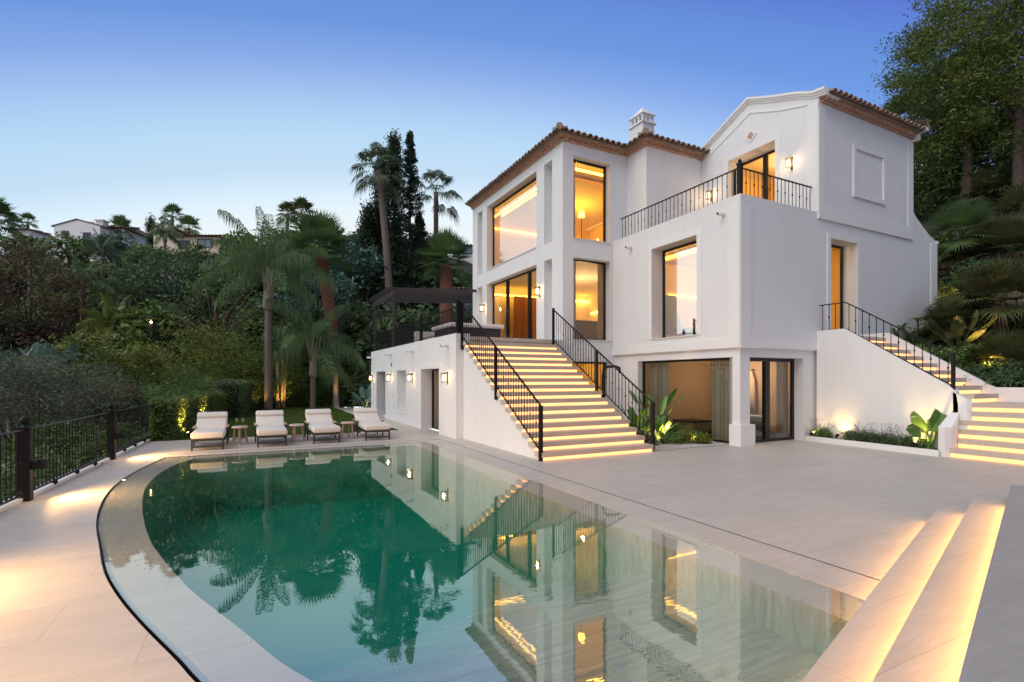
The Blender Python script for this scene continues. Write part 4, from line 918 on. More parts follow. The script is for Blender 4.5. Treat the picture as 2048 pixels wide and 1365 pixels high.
def make_stool(label):
    t = empty('wooden_stool', (0, 0, 0), label, 'stool', 'round wooden stools between the loungers')
    M = MB(); M.lathe([(.165, .405), (.185, .415), (.185, .445), (.175, .455)], (0, 0, 0), 20); M.build('seat', 'sill_wood', t)
    for k in range(3):
        a = k * 2.094 + .5; M = MB(); M.tube([(.19 * math.cos(a), .19 * math.sin(a), 0), (.12 * math.cos(a), .12 * math.sin(a), .41)], [.026, .03], n=8); M.build('leg', 'rustic_wood', t)
    for k in range(3):
        a, b = k * 2.094 + .5, (k + 1) * 2.094 + .5; M = MB(); M.bar((.165 * math.cos(a), .165 * math.sin(a), .14), (.165 * math.cos(b), .165 * math.sin(b), .14), .022, .03); M.build('stretcher', 'rustic_wood', t)
    return t
mat('sill_wood', (0.58, 0.50, 0.43), .8, noise=(14, .2, (0.42, 0.34, 0.28), (1, 4, 1)))
s0 = make_stool('round wooden stool carrying two wine glasses, by the leftmost lounger'); s0.location = (-.26, 14.55, 0)
for (x, y), l in zip(((1.06, 14.5), (2.38, 14.62)), ('bare round wooden stool between the two middle loungers', 'bare round wooden stool left of the rightmost lounger')): copy_tree(s0, (x, y, 0), rz=random.uniform(0, 2), label=l)
def glass_obj(x, y, z, label):
    t = empty('wine_glass', (x, y, z), label, 'wine glass', 'wine glasses on the stool')
    M = MB(); M.lathe([(.032, 0), (.030, .004), (.005, .008), (.004, .085), (.012, .095), (.034, .12), (.040, .15), (.036, .185), (.031, .20)], (x, y, z), 14); M.build('bowl', 'wine_glass', t, smooth=True)
    M = MB(); M.lathe([(.010, .096), (.032, .12), (.037, .145), (.036, .15)], (x, y, z), 14); M.build('wine', 'wine', t, smooth=True)
glassmat('wine_glass', 1.9, (.93, .95, .95)); mat('wine', (0.55, .50, .28), .1)
glass_obj(-.33, 14.53, .456, 'left one of the two wine glasses on the wooden stool'); glass_obj(-.19, 14.5, .456, 'right one of the two wine glasses on the wooden stool')

# ================================================================== THINGS SEEN THROUGH THE WINDOWS
def curtain(name, m, label, a, b, z0, z1, waves=9, amp=.05):
    """vertical folded cloth from plan point a to b"""
    M = MB(); n = waves * 8; a = Vector(a); b = Vector(b); t_ = (b - a); nn = Vector((-t_.y, t_.x)).normalized(); pr = []
    for i in range(n + 1):
        p = a + t_ * (i / n) + nn * amp * (math.sin(i / 8 * 2 * math.pi) + .4 * math.sin(i * .53 + 1)); pr.append(p)
    M.v = [(p.x, p.y, z0) for p in pr] + [(p.x, p.y, z1) for p in pr]; M.f = [(i, i + 1, n + 2 + i, n + 1 + i) for i in range(n)]; M.m = [0] * n
    return tag(M.build(name, m, smooth=True), label, 'curtain')
curtain('curtain', 'curtain_orange', 'amber floor-length curtain inside the sliding terrace door', (10.15, 19.6), (11.6, 19.6), 2.84, 5.25, 12, .06)
curtain('curtain', 'curtain_sheer', 'sheer grey curtain at the left end of the basement glazing', (11.05, 12.15), (11.05, 11.35), .02, 2.2, 6, .035)
curtain('curtain', 'curtain_sheer', 'sheer grey curtain at the right end of the basement glazing beside the pillar', (11.05, 9.75), (11.05, 8.80), .02, 2.2, 9, .04)
curtain('curtain', 'curtain_sheer', 'sheer curtain behind the right leaf of the basement glass door', (13.1, 8.98), (12.7, 8.98), .02, 2.2, 4, .035)
curtain('curtain', 'curtain_sheer', 'pale sheer curtain behind the narrow upper garden door', (14.25, 9.05), (15.1, 9.05), 2.75, 5.5, 7, .035)
curtain('curtain', 'curtain_sheer', 'pale curtain at the left edge of the tall upper side window', (9.05, 13.8), (9.4, 13.8), 6.1, 8.7, 3, .03)
curtain('curtain', 'curtain_sheer', 'pale curtain at the left edge of the tall lower side window', (9.05, 13.8), (9.42, 13.8), 2.9, 5.5, 3, .03)
curtain('curtain', 'curtain_sheer', 'pale curtain at the right edge of the tall lower side window', (10.3, 13.8), (10.6, 13.8), 2.9, 5.5, 3, .03)
t = empty('armchair', (11.9, 11.6, 2.72), 'blue-grey armchair behind the large first-floor corner window', 'armchair')
M = MB(); M.rbox(11.5, 12.25, 11.3, 12.0, 3.02, 3.2, .05); M.build('seat', 'chair_blue', t, smooth=True)
M = MB(); M.rbox(-.37, .37, -.07, .07, 0, .62, .05, 3, Matrix.Translation((11.87, 11.98, 3.12)) @ Matrix.Rotation(R(-16), 4, 'X')); M.build('backrest', 'chair_blue', t, smooth=True)
for x, y in ((11.55, 11.35), (12.2, 11.35), (11.55, 11.95), (12.2, 11.95)): M = MB(); M.tube([(x, y, 2.72), (x, y + .03, 3.04)], .016); M.build('leg', 'iron', t)
t = empty('side_table', (11.7, 10.4, 2.72), 'small dark side table behind the corner window', 'table')
M = MB(); M.box(11.4, 12.0, 10.15, 10.7, 3.22, 3.26); M.build('table_top', 'tub_skirt', t)
for x, y in ((11.43, 10.18), (11.97, 10.18), (11.43, 10.67), (11.97, 10.67)): M = MB(); M.box(x - .015, x + .015, y - .015, y + .015, 2.72, 3.22); M.build('leg', 'iron', t)
for (x, y), l in zip(((11.6, 10.3), (11.65, 10.55), (11.8, 10.42)), ('left', 'right', 'back')):
    M = MB(); M.lathe([(.045, 0), (.05, .1), (.045, .16), (.018, .21), (.015, .29)], (x, y, 3.26), 10); tag(M.build('bottle', 'ceramic', smooth=True), 'pale bottle, the %s one of three on the dark side table' % l, 'bottle', 'bottles on the side table')
t = empty('kitchen_island', (11.4, 15.6, 2.83), 'grey kitchen island behind the tall lower side window', 'counter')
M = MB(); M.box(9.6, 11.6, 15.2, 16.0, 2.83, 3.72); M.build('cabinet', 'room_grey', t); M = MB(); M.box(9.57, 11.63, 15.17, 16.03, 3.72, 3.76); M.build('worktop', 'room_grey', t)
t = empty('bathtub', (12.7, 10.5, 0), 'pale oval bathtub behind the basement glazing', 'bathtub')
M = MB(); M.lathe([(.36, 0), (.42, .1), (.46, .5), (.49, .56), (.46, .57), (.42, .5), (.34, .15), (.1, .12)], (0, 0, 0), 28); M.v = [(12.8 + v[0] * .85, 10.3 + v[1] * 1.7, v[2] + .02) for v in M.v]; M.build('basin', 'ceramic', t, smooth=True)
M = MB(); M.tube([(13.3, 10.9, 0), (13.3, 10.9, 1.0), (13.2, 10.9, 1.12), (13.0, 10.9, 1.1)], .018, n=8); M.tube([(13.28, 10.86, 1.05), (13.2, 10.8, .8), (13.25, 10.75, .55), (13.3, 10.88, .5)], .009); M.build('tap', 'iron', t)
for y, l in ((11.55, 'left'), (11.15, 'right')):
    t = empty('bathrobe', (14.5, y, 1.0), 'pale bathrobe on the %s hook of the basement wall' % l, 'robe', 'robes on the basement wall')
    M = MB(); M.lathe([(.17, .2), (.16, .7), (.15, 1.0), (.13, 1.3), (.04, 1.52), (.01, 1.56)], (0, 0, 0), 12); M.v = [(14.45 + v[0] * .45, y + v[1], v[2] + .35) for v in M.v]; M.build('cloth', 'robe', t, smooth=True)
    M = MB(); M.box(14.5, 14.59, y - .02, y + .02, 1.92, 1.96); M.build('hook', 'iron', t)
t = empty('low_bench', (12.2, 11.4, 0), 'low timber bench unit in front of the basement bathtub', 'bench')
M = MB(); M.box(11.7, 12.5, 11.0, 11.8, .08, .34); M.build('box', 'wood_box', t); M = MB(); M.box(11.68, 12.52, 10.98, 11.82, .34, .38); M.build('table_top', 'iron', t)
for i, (y, z) in enumerate(((9.95, 8.2), (10.35, 8.1))):
    t = empty('pendant_lamp', (15.3, y, z), '%s glowing pendant lamp behind the balcony door' % ('left', 'right')[1 - i], 'lamp', 'pendant lamps behind the balcony door')
    M = MB(); M.tube([(15.3, y, z), (15.3, y, 8.85)], .006); M.build('cord', 'iron', t); M = MB(); M.lathe([(.02, .06), (.07, .02), (.09, -.03), (.05, -.06)], (15.3, y, z), 12); M.build('shade', 'bulb', t, smooth=True)

# ================================================================== VEGETATION
UP = Vector((0, 0, 1))
def crown_cloud(c, rad, nclump, per, size, clump_r=.32, asp=.45, seed=0, flat=.0, shell=.55, up=0.0):
    rg = np.random.default_rng(seed); rad = np.array(rad)
    d = rg.normal(size=(nclump, 3)); d /= np.linalg.norm(d, axis=1)[:, None]
    rr = rg.uniform(shell ** 3, 1, nclump) ** (1 / 3); cc = d * rr[:, None] * rad
    cs = rg.uniform(.6, 1.3, nclump)
    off = rg.normal(size=(nclump, per, 3)) * (clump_r * float(rad.mean()) * cs)[:, None, None]; off[:, :, 2] *= (1 - flat)
    C = (cc[:, None, :] + off).reshape(-1, 3) + np.array(c)
    return leafcloud(C, size, asp, up, rg)
def merge(parts):
    vs, fs, n = [], [], 0
    for v, f in parts: vs.append(v); fs.append(f + n); n += len(v)
    return np.concatenate(vs), np.concatenate(fs)
def trunk_mesh(M, base, top, r0, r1, bend=0.2, n=9, sides=9, seed=0):
    rd = random.Random(seed); base = Vector(base); top = Vector(top); pts = []; rs = []
    b = Vector((rd.uniform(-bend, bend), rd.uniform(-bend, bend), 0))
    for i in range(n + 1): f = i / n; pts.append(base.lerp(top, f) + b * math.sin(f * math.pi)); rs.append(r0 + (r1 - r0) * f + (r0 * .35 * max(0, 1 - f * 8)))
    M.tube(pts, rs, n=sides); return pts
def broadleaf(label, x, y, h, rad, m='leaf_mid', cat='tree', name='broadleaf_tree', ncl=60, per=70, size=.13, trunk=.14, seed=0, group=None, z=None, flat=.4, clump=.19, crown_z=None, asp=.45, shell=.5, bark='bark'):
    zb = hgt(x, y) if z is None else z
    t = empty(name, (x, y, zb), label, cat, group); cz = zb + h - rad[2] if crown_z is None else crown_z
    v, f = crown_cloud((x, y, cz), rad, ncl, per, size, clump, seed=seed, flat=flat, asp=asp, shell=shell); npmesh('crown', v, f, m, t)
    M = MB(); rd = random.Random(seed + 5); top = Vector((x, y, cz)); pts = trunk_mesh(M, (x, y, zb - .3), top, trunk, trunk * .5, .15, seed=seed)
    for k in range(7):
        a = rd.uniform(0, 6.28); s_ = pts[rd.randint(5, 8)]; e_ = top + Vector((math.cos(a) * rad[0] * .75, math.sin(a) * rad[1] * .75, rd.uniform(-.3, .7) * rad[2])); M.tube([s_, s_.lerp(e_, .5) + UP * .15 * rad[2], e_], [trunk * .4, trunk * .25, trunk * .08], n=5)
    M.build('trunk', bark, t, smooth=True); return t
def fan(M, p0, d, pet, rad, n=22, droop=.5, spread=2.2, wid=1.0, sag=.15, rd=random):
    d = d.normalized(); hub = p0 + d * pet - UP * sag * pet; u = (d - UP * (sag * 1.2 + .1)).normalized()
    s = u.cross(UP)
    if s.length < .05: s = Vector((1, 0, 0))
    s.normalize(); nn = s.cross(u)
    M.add([p0 + s * .03, p0 - s * .03, hub - s * .015, hub + s * .015], [(0, 1, 2, 3)])
    k = .5
    for i in range(n):
        a = -spread + 2 * spread * (i + .5) / n + rd.uniform(-.03, .03); rr = rad * (1 - .28 * (abs(a) / spread) ** 2) * rd.uniform(.92, 1.05)
        v = u * math.cos(a) + s * math.sin(a) + nn * (.16 * abs(math.sin(a))); v.normalize(); w_ = v.cross(nn).normalized() * (rr * k * spread / n * .95 * wid)
        mid = hub + v * rr * k - UP * droop * rr * .10; tip = hub + v * rr * (1 - .12 * droop) - UP * droop * rr * .48 * (.6 + .4 * rd.random())
        M.add([hub, mid + w_, mid - w_, mid + w_ * .4 * 1 + (tip - mid) * .55, mid - w_ * .4 + (tip - mid) * .55, tip], [(0, 1, 2), (1, 3, 4, 2), (3, 5, 4)])
def fan_palm(label, x, y, zc, nfr, pet, rad, trunk_r, m='palm_green', bark='bark_palm', z=None, droop=.5, seed=0, name='fan_palm', lo=-35, hi=85, nleaf=22, lean=(0, 0), group=None, skirt=0, wid=1.0, sag=.15, trunk=True, r_top=None, cat='palm'):
    zb = hgt(x, y) if z is None else z; rd = random.Random(seed)
    t = empty(name, (x, y, zb), label, cat, group); C = Vector((x + lean[0], y + lean[1], zc)); M = MB()
    for k in range(nfr):
        f = (k + .5) / nfr; el = R(lo + (hi - lo) * f ** .8 + rd.uniform(-8, 8)); az = k * 2.39996 + rd.uniform(-.2, .2)
        d = Vector((math.cos(az) * math.cos(el), math.sin(az) * math.cos(el), math.sin(el))); fan(M, C + UP * (.35 * f * trunk_r * 3), d, pet * rd.uniform(.85, 1.15), rad * rd.uniform(.85, 1.1), nleaf, droop * (1.25 - .6 * f), wid=wid, sag=sag, rd=rd)
    M.build('crown', m, t)
    if skirt:
        M = MB()
        for k in range(skirt):
            az = rd.uniform(0, 6.28); d = Vector((math.cos(az) * .6, math.sin(az) * .6, -.8)); fan(M, C - UP * rd.uniform(0, .7), d, pet * .5, rad * .8, 14, 1.0, spread=1.3, rd=rd)
        M.build('dead_fronds', 'palm_dead', t)
    if trunk:
        M = MB(); n = 14; pts = []; rs = []; b0 = Vector((x, y, zb - .3))
        for i in range(n + 1): f = i / n; q = b0.lerp(C, f) + Vector((lean[0], lean[1], 0)) * -.18 * math.sin(f * math.pi); pts.append(q); rs.append((trunk_r * (1.25 - .45 * f) if r_top is None else trunk_r + (r_top - trunk_r) * f) * (1 + .04 * (i % 2)))
        if bark == 'bark_red':
            k = int(n * .55); M.tube(pts[:k + 1], rs[:k + 1], n=10); M.build('trunk', 'bark_palm', t, smooth=True); M = MB(); M.tube(pts[k:], [r_ * 1.07 for r_ in rs[k:]], n=12); M.build('leaf_base_sheath', 'bark_red', t, smooth=False)
        else: M.tube(pts, rs, n=10); M.build('trunk', bark, t, smooth=True)
    return t
def feather(M, p0, az, el, L, rd, nl=44, ll=.62, wl=.016, gravity=1.0, hang=.9):
    d = Vector((math.cos(az) * math.cos(el), math.sin(az) * math.cos(el), math.sin(el))); pts = [p0.copy()]; p = p0.copy(); n = 12
    for i in range(n):
        p = p + d * (L / n); d = (d - UP * (.055 + .16 * (i / n)) * gravity).normalized(); pts.append(p.copy())
    for i in range(n):
        s = (pts[i + 1] - pts[i]).cross(UP); s = s.normalized() * (.028 * (1 - i / n) + .006) if s.length > 1e-4 else Vector((.01, 0, 0)); M.add([pts[i] - s, pts[i] + s, pts[i + 1] + s * .8, pts[i + 1] - s * .8], [(0, 1, 2, 3)])
    for j in range(nl):
        f = .16 + .84 * j / nl; q = f * n; i = min(int(q), n - 1); c = pts[i].lerp(pts[i + 1], q - i); t_ = (pts[i + 1] - pts[i]).normalized(); s = t_.cross(UP)
        if s.length < .01: s = Vector((1, 0, 0))
        s.normalize(); le = ll * (1 - .55 * abs(2 * f - .9) ** 2) * rd.uniform(.85, 1.15)
        for sg in (-1, 1):
            o = (s * sg * rd.uniform(.5, .9) + t_ * .35 + UP * rd.uniform(-.1, .45)).normalized(); m1 = c + o * le * .30 - UP * le * .06; tp = m1 + (o * (.12 + (1 - hang) * .6) - UP * hang).normalized() * le * .74 + t_ * rd.uniform(-.04, .06)
            w_ = t_ * wl; M.add([c - w_ * .4, c + w_ * .4, m1 + w_, m1 - w_, tp], [(0, 1, 2, 3), (3, 2, 4)])
def queen_palm(label, x, y, zc, L, trunk_r, nfr=17, seed=0, z=None, m='palm_blue', sheath=1.3, name='queen_palm', lean=(0, 0), ll=.7, nl=46, grav=1.0, group=None, lo=-15, hang=.9, wl=.030):
    zb = hgt(x, y) if z is None else z; rd = random.Random(seed); t = empty(name, (x, y, zb), label, 'palm', group); C = Vector((x + lean[0], y + lean[1], zc)); M = MB()
    for k in range(nfr):
        f = (k + .5) / nfr; feather(M, C, k * 2.39996 + rd.uniform(-.3, .3), R(lo + (84 - lo) * f), L * rd.uniform(.8, 1.1), rd, nl, ll, gravity=grav, hang=hang, wl=wl)
    M.build('crown', m, t)
    if sheath:
        M = MB(); M.tube([C - UP * sheath, C - UP * sheath * .85, C - UP * sheath * .4, C - UP * .1, C + UP * .35], [trunk_r * 1.25, trunk_r * 1.5, trunk_r * 1.15, trunk_r * .8, trunk_r * .3], n=10)
        for k in range(5): a = k * 1.3; M.tube([C - UP * sheath * .5 + Vector((math.cos(a), math.sin(a), 0)) * trunk_r, C + Vector((math.cos(a), math.sin(a), 1.2)) * .45], [.05, .02], n=5)
        M.build('crownshaft', 'bark_pale', t, smooth=True)
    M = MB(); n = 12; b0 = Vector((x, y, zb - .3)); top = C - UP * sheath * .9; M.tube([b0.lerp(top, i / n) for i in range(n + 1)], [trunk_r * (1.12 - .2 * i / n + (.03 if i % 2 else 0)) for i in range(n + 1)], n=10); M.build('trunk', 'bark_palm', t, smooth=True); return t
def paddle(M, p0, az, el, pet, L, W_, rd, curve=.5, tears=3):
    d = Vector((math.cos(az) * math.cos(el), math.sin(az) * math.cos(el), math.sin(el))); s = Vector((-math.sin(az), math.cos(az), 0)); h = p0 + d * pet
    M.tube([p0, p0.lerp(h, .5) + UP * .02, h], [.03, .022, .015], n=5); n = 10; p = h.copy(); rows = []
    for i in range(n + 1):
        f = i / n; w_ = W_ * (math.sin(math.pi * min(1, f * .93 + .07)) ** .6) * (1 if i < n else .05); nn = s.cross(d).normalized(); e = w_ * (1 + rd.uniform(-.06, .06))
        rows.append((p - s * e + nn * e * .35, p.copy(), p + s * e + nn * e * .35)); p = p + d * (L / n); d = (d - UP * curve / n * (1 + f)).normalized()
    cut = set(rd.sample(range(2, n - 1), tears)) if tears else set()
    for i in range(n):
        a, b = rows[i], rows[i + 1]; g = .75 if i in cut else 1
        M.add([a[0], a[1], b[1], b[0] if g == 1 else b[0].lerp(a[0], .35)], [(0, 1, 2, 3)]); M.add([a[1], a[2], b[2] if g == 1 else b[2].lerp(a[2], .35), b[1]], [(0, 1, 2, 3)])
def banana(label, x, y, h, seed=0, n=9, L=1.3, W_=.26, m='leaf_banana', z=None, stem=.0, name='banana_plant', cat='plant', spread=.5, group=None, tears=3, pet=None, curve=.9, stem_r=.07):
    zb = hgt(x, y) if z is None else z; rd = random.Random(seed); t = empty(name, (x, y, zb), label, cat, group)
    M = MB()
    for k in range(n):
        az = k * 2.4 + rd.uniform(-.4, .4); el = R(rd.uniform(38, 80)); p = Vector((x + rd.uniform(-.1, .1), y + rd.uniform(-.1, .1), zb + stem)); paddle(M, p, az, el, (h - stem) * .45 * rd.uniform(.7, 1.1) if pet is None else pet * rd.uniform(.6, 1.2), L * rd.uniform(.75, 1.1), W_ * rd.uniform(.8, 1.1), rd, curve, tears)
    M.build('leaves', m, t)
    if stem:
        M = MB(); trunk_mesh(M, (x, y, zb - .2), (x, y, zb + stem + .1), stem_r * 1.3, stem_r, .05, 5, 8, seed); M.build('stem', 'bark_pale', t, smooth=True)
    return t
def spiky(label, x, y, zc, r, n=70, m='palm_green', z=None, name='yucca', cat='plant', seed=0, stem=0, wid=.035, droop=.4, group=None):
    zb = hgt(x, y) if z is None else z; rd = random.Random(seed); t = empty(name, (x, y, zb), label, cat, group); M = MB(); C = Vector((x, y, zc))
    for k in range(n):
        az = rd.uniform(0, 6.28); el = math.asin(rd.uniform(-.35, 1)); d = Vector((math.cos(az) * math.cos(el), math.sin(az) * math.cos(el), math.sin(el))); s = d.cross(UP)
        s = s.normalized() * wid if s.length > .01 else Vector((wid, 0, 0)); rr = r * rd.uniform(.75, 1.1); m1 = C + d * rr * .5; tp = C + d * rr - UP * rr * droop * .4 * math.cos(el); M.add([C - s * .4, C + s * .4, m1 + s, m1 - s, tp], [(0, 1, 2, 3), (3, 2, 4)])
    M.build('leaves', m, t)
    if stem: M = MB(); trunk_mesh(M, (x, y, zb - .3), C, .12, .09, .1, 5, 7, seed); M.build('stem', 'bark', t, smooth=True)
    return t
def conifer(label, x, y, ztop, r, kind='spire', seed=0, n=150, m='leaf_conifer', name='conifer', z=None, group=None, size=.16, per=36):
    zb = hgt(x, y) if z is None else z; H = ztop - zb; rg = np.random.default_rng(seed); t = empty(name, (x, y, zb), label, 'tree', group)
    f = rg.uniform(.06, 1, n) ** .85; prof = (1 - f) ** (.55 if kind == 'column' else .75) * np.minimum(1, f * 9); az = rg.uniform(0, 6.283, n)
    C = []
    for i in range(n):
        R0 = r * prof[i] * rg.uniform(.75, 1.15) + .12; k = per
        if kind == 'column': u = rg.uniform(.55, 1, k) * R0; cx_ = np.stack([x + u * math.cos(az[i]) + rg.normal(0, .14, k) * (1 + r), y + u * math.sin(az[i]) + rg.normal(0, .14, k) * (1 + r), zb + H * f[i] + rg.normal(0, .35, k)], 1)
        else: u = rg.uniform(.1, 1, k) * R0; cx_ = np.stack([x + u * math.cos(az[i]) + rg.normal(0, .07, k), y + u * math.sin(az[i]) + rg.normal(0, .07, k), zb + H * f[i] + u * .32 + rg.normal(0, .09, k)], 1)
        C.append(cx_)
    v, fc = leafcloud(np.concatenate(C), size, .33, .4 if kind == 'column' else 0, rg); npmesh('crown', v, fc, m, t)
    M = MB(); M.tube([(x, y, zb - .3), (x, y, zb + H * .5), (x, y, ztop - .2)], [.22, .12, .02], n=7)
    if kind != 'column':
        for i in range(0, n, 2): u = r * prof[i]; zz = zb + H * f[i]; M.tube([(x, y, zz), (x + u * math.cos(az[i]), y + u * math.sin(az[i]), zz + u * .32)], [.03, .008], n=3, cap=False)
    M.build('trunk', 'bark', t, smooth=True); return t
def A(px, d): v = at(px, d); return v.x, v.y
def Z(py, d): return 1.65 + (758 - py) / 1016 * d

# -- woodland mass on the hillsides (one far wood)
parts = []; cores = MB(); rd = random.Random(11); sd_ = 100
def skyline(px):
    pts = [(-200, 505), (0, 505), (120, 512), (250, 512), (290, 545), (370, 545), (385, 520), (440, 505), (480, 470), (560, 448), (640, 452), (740, 455), (820, 475), (960, 560), (1100, 560), (1800, 470), (1870, 500), (1950, 400), (2048, 330), (2400, 250)]
    for (a, b), (c, d) in zip(pts, pts[1:]):
        if a <= px <= c: return b + (d - b) * (px - a) / (c - a)
    return 500
for d in (33, 37, 42, 48, 55, 63):
    px = -160
    while px < 1010:
        x, y = A(px + rd.uniform(-12, 12), d + rd.uniform(-2, 2)); zb = hgt(x, y); rr = rd.uniform(1.6, 2.9) * (d / 45) ** .5
        top = Z(skyline(px) + rd.uniform(0, 30), d); zt = min(zb + rd.uniform(3.0, 6.5), top)
        if not (-4 < x < 14 and y < 31):
            zc = zt - rr * .8; sd_ += 1
            parts.append((*crown_cloud((x, y, zc), (rr, rr, rr * .85), 40, 26, .13 + .0040 * d, .19, seed=sd_, flat=.25),))
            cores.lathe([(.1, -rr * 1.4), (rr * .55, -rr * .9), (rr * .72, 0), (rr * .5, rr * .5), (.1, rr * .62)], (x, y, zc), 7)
        px += 1016 / d * rr * 1.55
v, f = merge(parts); ci = np.random.default_rng(5).integers(0, 3, len(f) // 1200 + 2)
mi = np.repeat(ci, 1200)[:len(f)].astype(np.int32)
tag(npmesh('woodland', v, f, ['leaf_dark', 'leaf_mid', 'leaf_teal2'] if 'leaf_teal2' in MAT else ['leaf_dark', 'leaf_mid', 'leaf_dark'], mi=mi), 'dense dark mass of trees covering the hillside behind the garden', 'woodland', kind='stuff')
mat('wood_shade', (0.018, 0.026, 0.014), 1.0); tag(cores.build('undergrowth', 'wood_shade', origin=(0, 0, 0)), 'dark inner growth of the hillside woodland', 'undergrowth', kind='stuff')  # solid dark cores, coloured as the shade seen between the leaves

# -- named palms and trees, left to right
x, y = A(-12, 40); fan_palm('fan palm crown reaching in at the left edge above the ridge', x, y, Z(440, 40), 26, 1.0, 1.3, .2, seed=1, droop=.8)
for px, d, py, l, s_ in ((28, 72, 442, 'small fan palm on the ridge, left one of the pair at the far left', .95), (56, 74, 440, 'small fan palm on the ridge, right one of the pair at the far left', 1.0), (345, 70, 428, 'fan palm standing above the roof of the cream hillside house', 1.25), (378, 66, 452, 'low fan palm right of the cream gable on the ridge', 1.3), (243, 68, 455, 'fan palm between the white villa and the cream house on the ridge', 1.4), (604, 62, 422, 'brownish distant fan palm above the trees right of the big queen palm', 1.4), (575, 64, 424, 'lower brown fan palm beside its taller neighbour on the central skyline', 1.2)):
    x, y = A(px, d); fan_palm(l, x, y, Z(py + 4, d), 20, .7 * s_, .95 * s_, .2, seed=int(px), m='palm_olive' if px in (604, 575) else 'palm_green', droop=.7, nleaf=14, group='small palms along the ridge')
x, y = A(303, 69); conifer('thin cypress tip left of the cream gable', x, y, Z(436, 69), .5, 'column', 3, 60, name='cypress')
for px, d, pyc, L_, l, m_ in ((165, 36, 570, 2.9, 'arching green feather palm in front of the white villa', 'palm_green'), (250, 38, 590, 2.7, 'dark feather palm below the cream house', 'palm_blue'), (225, 31, 655, 2.3, 'yellow-green feather palm low on the slope', 'leaf_yellow'), (60, 44, 520, 2.4, 'feather palm behind the reddish tree', 'palm_green'), (205, 50, 505, 2.4, 'feather palm under the chimneys of the white villa', 'palm_blue'), (330, 56, 470, 2.2, 'small feather palm against the cream wall', 'palm_green')):
    x, y = A(px, d); queen_palm(l, x, y, Z(pyc, d), L_, .15, 18, seed=int(px), m=m_, sheath=.8, group='feather palms on the slope', ll=.75, nl=34, wl=.026)
x, y = A(262, 33); spiky('dark yucca rosette with brown skirt on the slope', x, y, Z(595, 33), 1.3, 120, 'palm_blue', seed=4, stem=1, wid=.05); x, y = A(238, 31); spiky('lower dark yucca rosette above the yellow palm', x, y, Z(640, 31), 1.2, 110, 'palm_green', seed=5, stem=1, wid=.05)
x, y = A(62, 32); broadleaf('reddish-brown needled tree at the far left', x, y, 9.6, (3.2, 2.6, 3.9), 'leaf_red', name='red_tree', ncl=110, per=60, size=.12, seed=21, crown_z=Z(600, 32), clump=.18)
x, y = A(350, 36); broadleaf('large black-green tree with a dark hollow under its crown', x, y, 8, (3.0, 3.0, 3.2), 'leaf_dark', ncl=90, per=80, size=.14, seed=22, crown_z=Z(585, 36))
x, y = A(325, 41); broadleaf('teal-leaved tree in front of the lower cream wall', x, y, 8, (2.6, 2.4, 1.6), 'leaf_teal', ncl=60, per=60, size=.17, seed=23, crown_z=Z(572, 41))
x, y = A(418, 44); broadleaf('rounded dark pine below the cream house', x, y, 8, (2.5, 2.5, 1.9), 'leaf_conifer', ncl=70, per=70, size=.13, seed=24, crown_z=Z(560, 44)); x, y = A(385, 46); broadleaf('bright green tree beside the tiled lower roof', x, y, 6, (1.4, 1.4, 1.6), 'leaf_mid', ncl=40, per=60, size=.13, seed=25, crown_z=Z(520, 46))
x, y = A(432, 30); t = broadleaf('hard-pruned tree with bare reddish limbs', x, y, 7, (2.6, 2.2, 1.8), 'leaf_mid', name='pruned_tree', ncl=26, per=26, size=.12, seed=26, crown_z=Z(600, 30), trunk=.22)
M = MB(); rd = random.Random(2)
for k in range(9): a = rd.uniform(2.2, 4.4) if k < 5 else rd.uniform(0, 6.28); b = Vector((x, y, Z(690, 30))); e = b + Vector((math.cos(a) * 2.4, math.sin(a) * 1.6, rd.uniform(.8, 3.2))); M.tube([b, b.lerp(e, .5) + UP * .2, e], [.10, .07, .04], n=6)
M.build('limb', 'bark', t, smooth=True)
x, y = A(720, 46); broadleaf('broad-leaved tree with large grey-green leaves right of the stout palm', x, y, 8, (3.3, 3.0, 2.3), 'leaf_teal', ncl=50, per=34, size=.30, seed=27, crown_z=Z(535, 46), flat=.5); x, y = A(560, 44); broadleaf('dense tree behind the crown of the big queen palm', x, y, 8, (3.6, 3.0, 2.4), 'leaf_mid', ncl=70, per=60, size=.16, seed=28, crown_z=Z(510, 44))
x, y = A(640, 40); broadleaf('glossy dark tree under the stout palm crown', x, y, 8, (3.0, 2.6, 2.3), 'leaf_teal', ncl=60, per=50, size=.2, seed=29, crown_z=Z(600, 40))
# the big ones by the lawn
x, y = A(537, 27); queen_palm('tallest queen palm with swollen crownshaft standing on the lawn edge', x, y, Z(545, 27), 3.6, .19, 21, seed=31, z=0, sheath=2.0, ll=1.25, nl=58, lo=-8, wl=.020, hang=1.0, m='palm_green')
x, y = A(626, 28); queen_palm('shorter queen palm right of the tallest one, behind the lawn', x, y, Z(690, 28), 3.5, .14, 15, seed=32, z=0, sheath=1.8, ll=1.25, nl=58, lo=-30, grav=1.15, wl=.020, hang=1.0, m='palm_green')
x, y = A(677, 31); fan_palm('stout fan palm with leaning red-brown trunk', x, y, Z(505, 31), 46, 1.15, 1.35, .36, seed=33, z=0, lean=(A(640, 31)[0] - x, A(640, 31)[1] - y), bark='bark_red', m='palm_green', droop=.15, lo=-25, nleaf=26, sag=.05, r_top=.30)
x, y = A(783, 44); fan_palm('tallest fan palm with a very long thin trunk and drooping fans', x, y, Z(342, 44), 22, 1.55, 1.35, .36, seed=34, lean=(A(757, 44)[0] - x, A(757, 44)[1] - y), m='palm_blue', droop=1.5, lo=-45, hi=78, nleaf=30, sag=.18, r_top=.26)
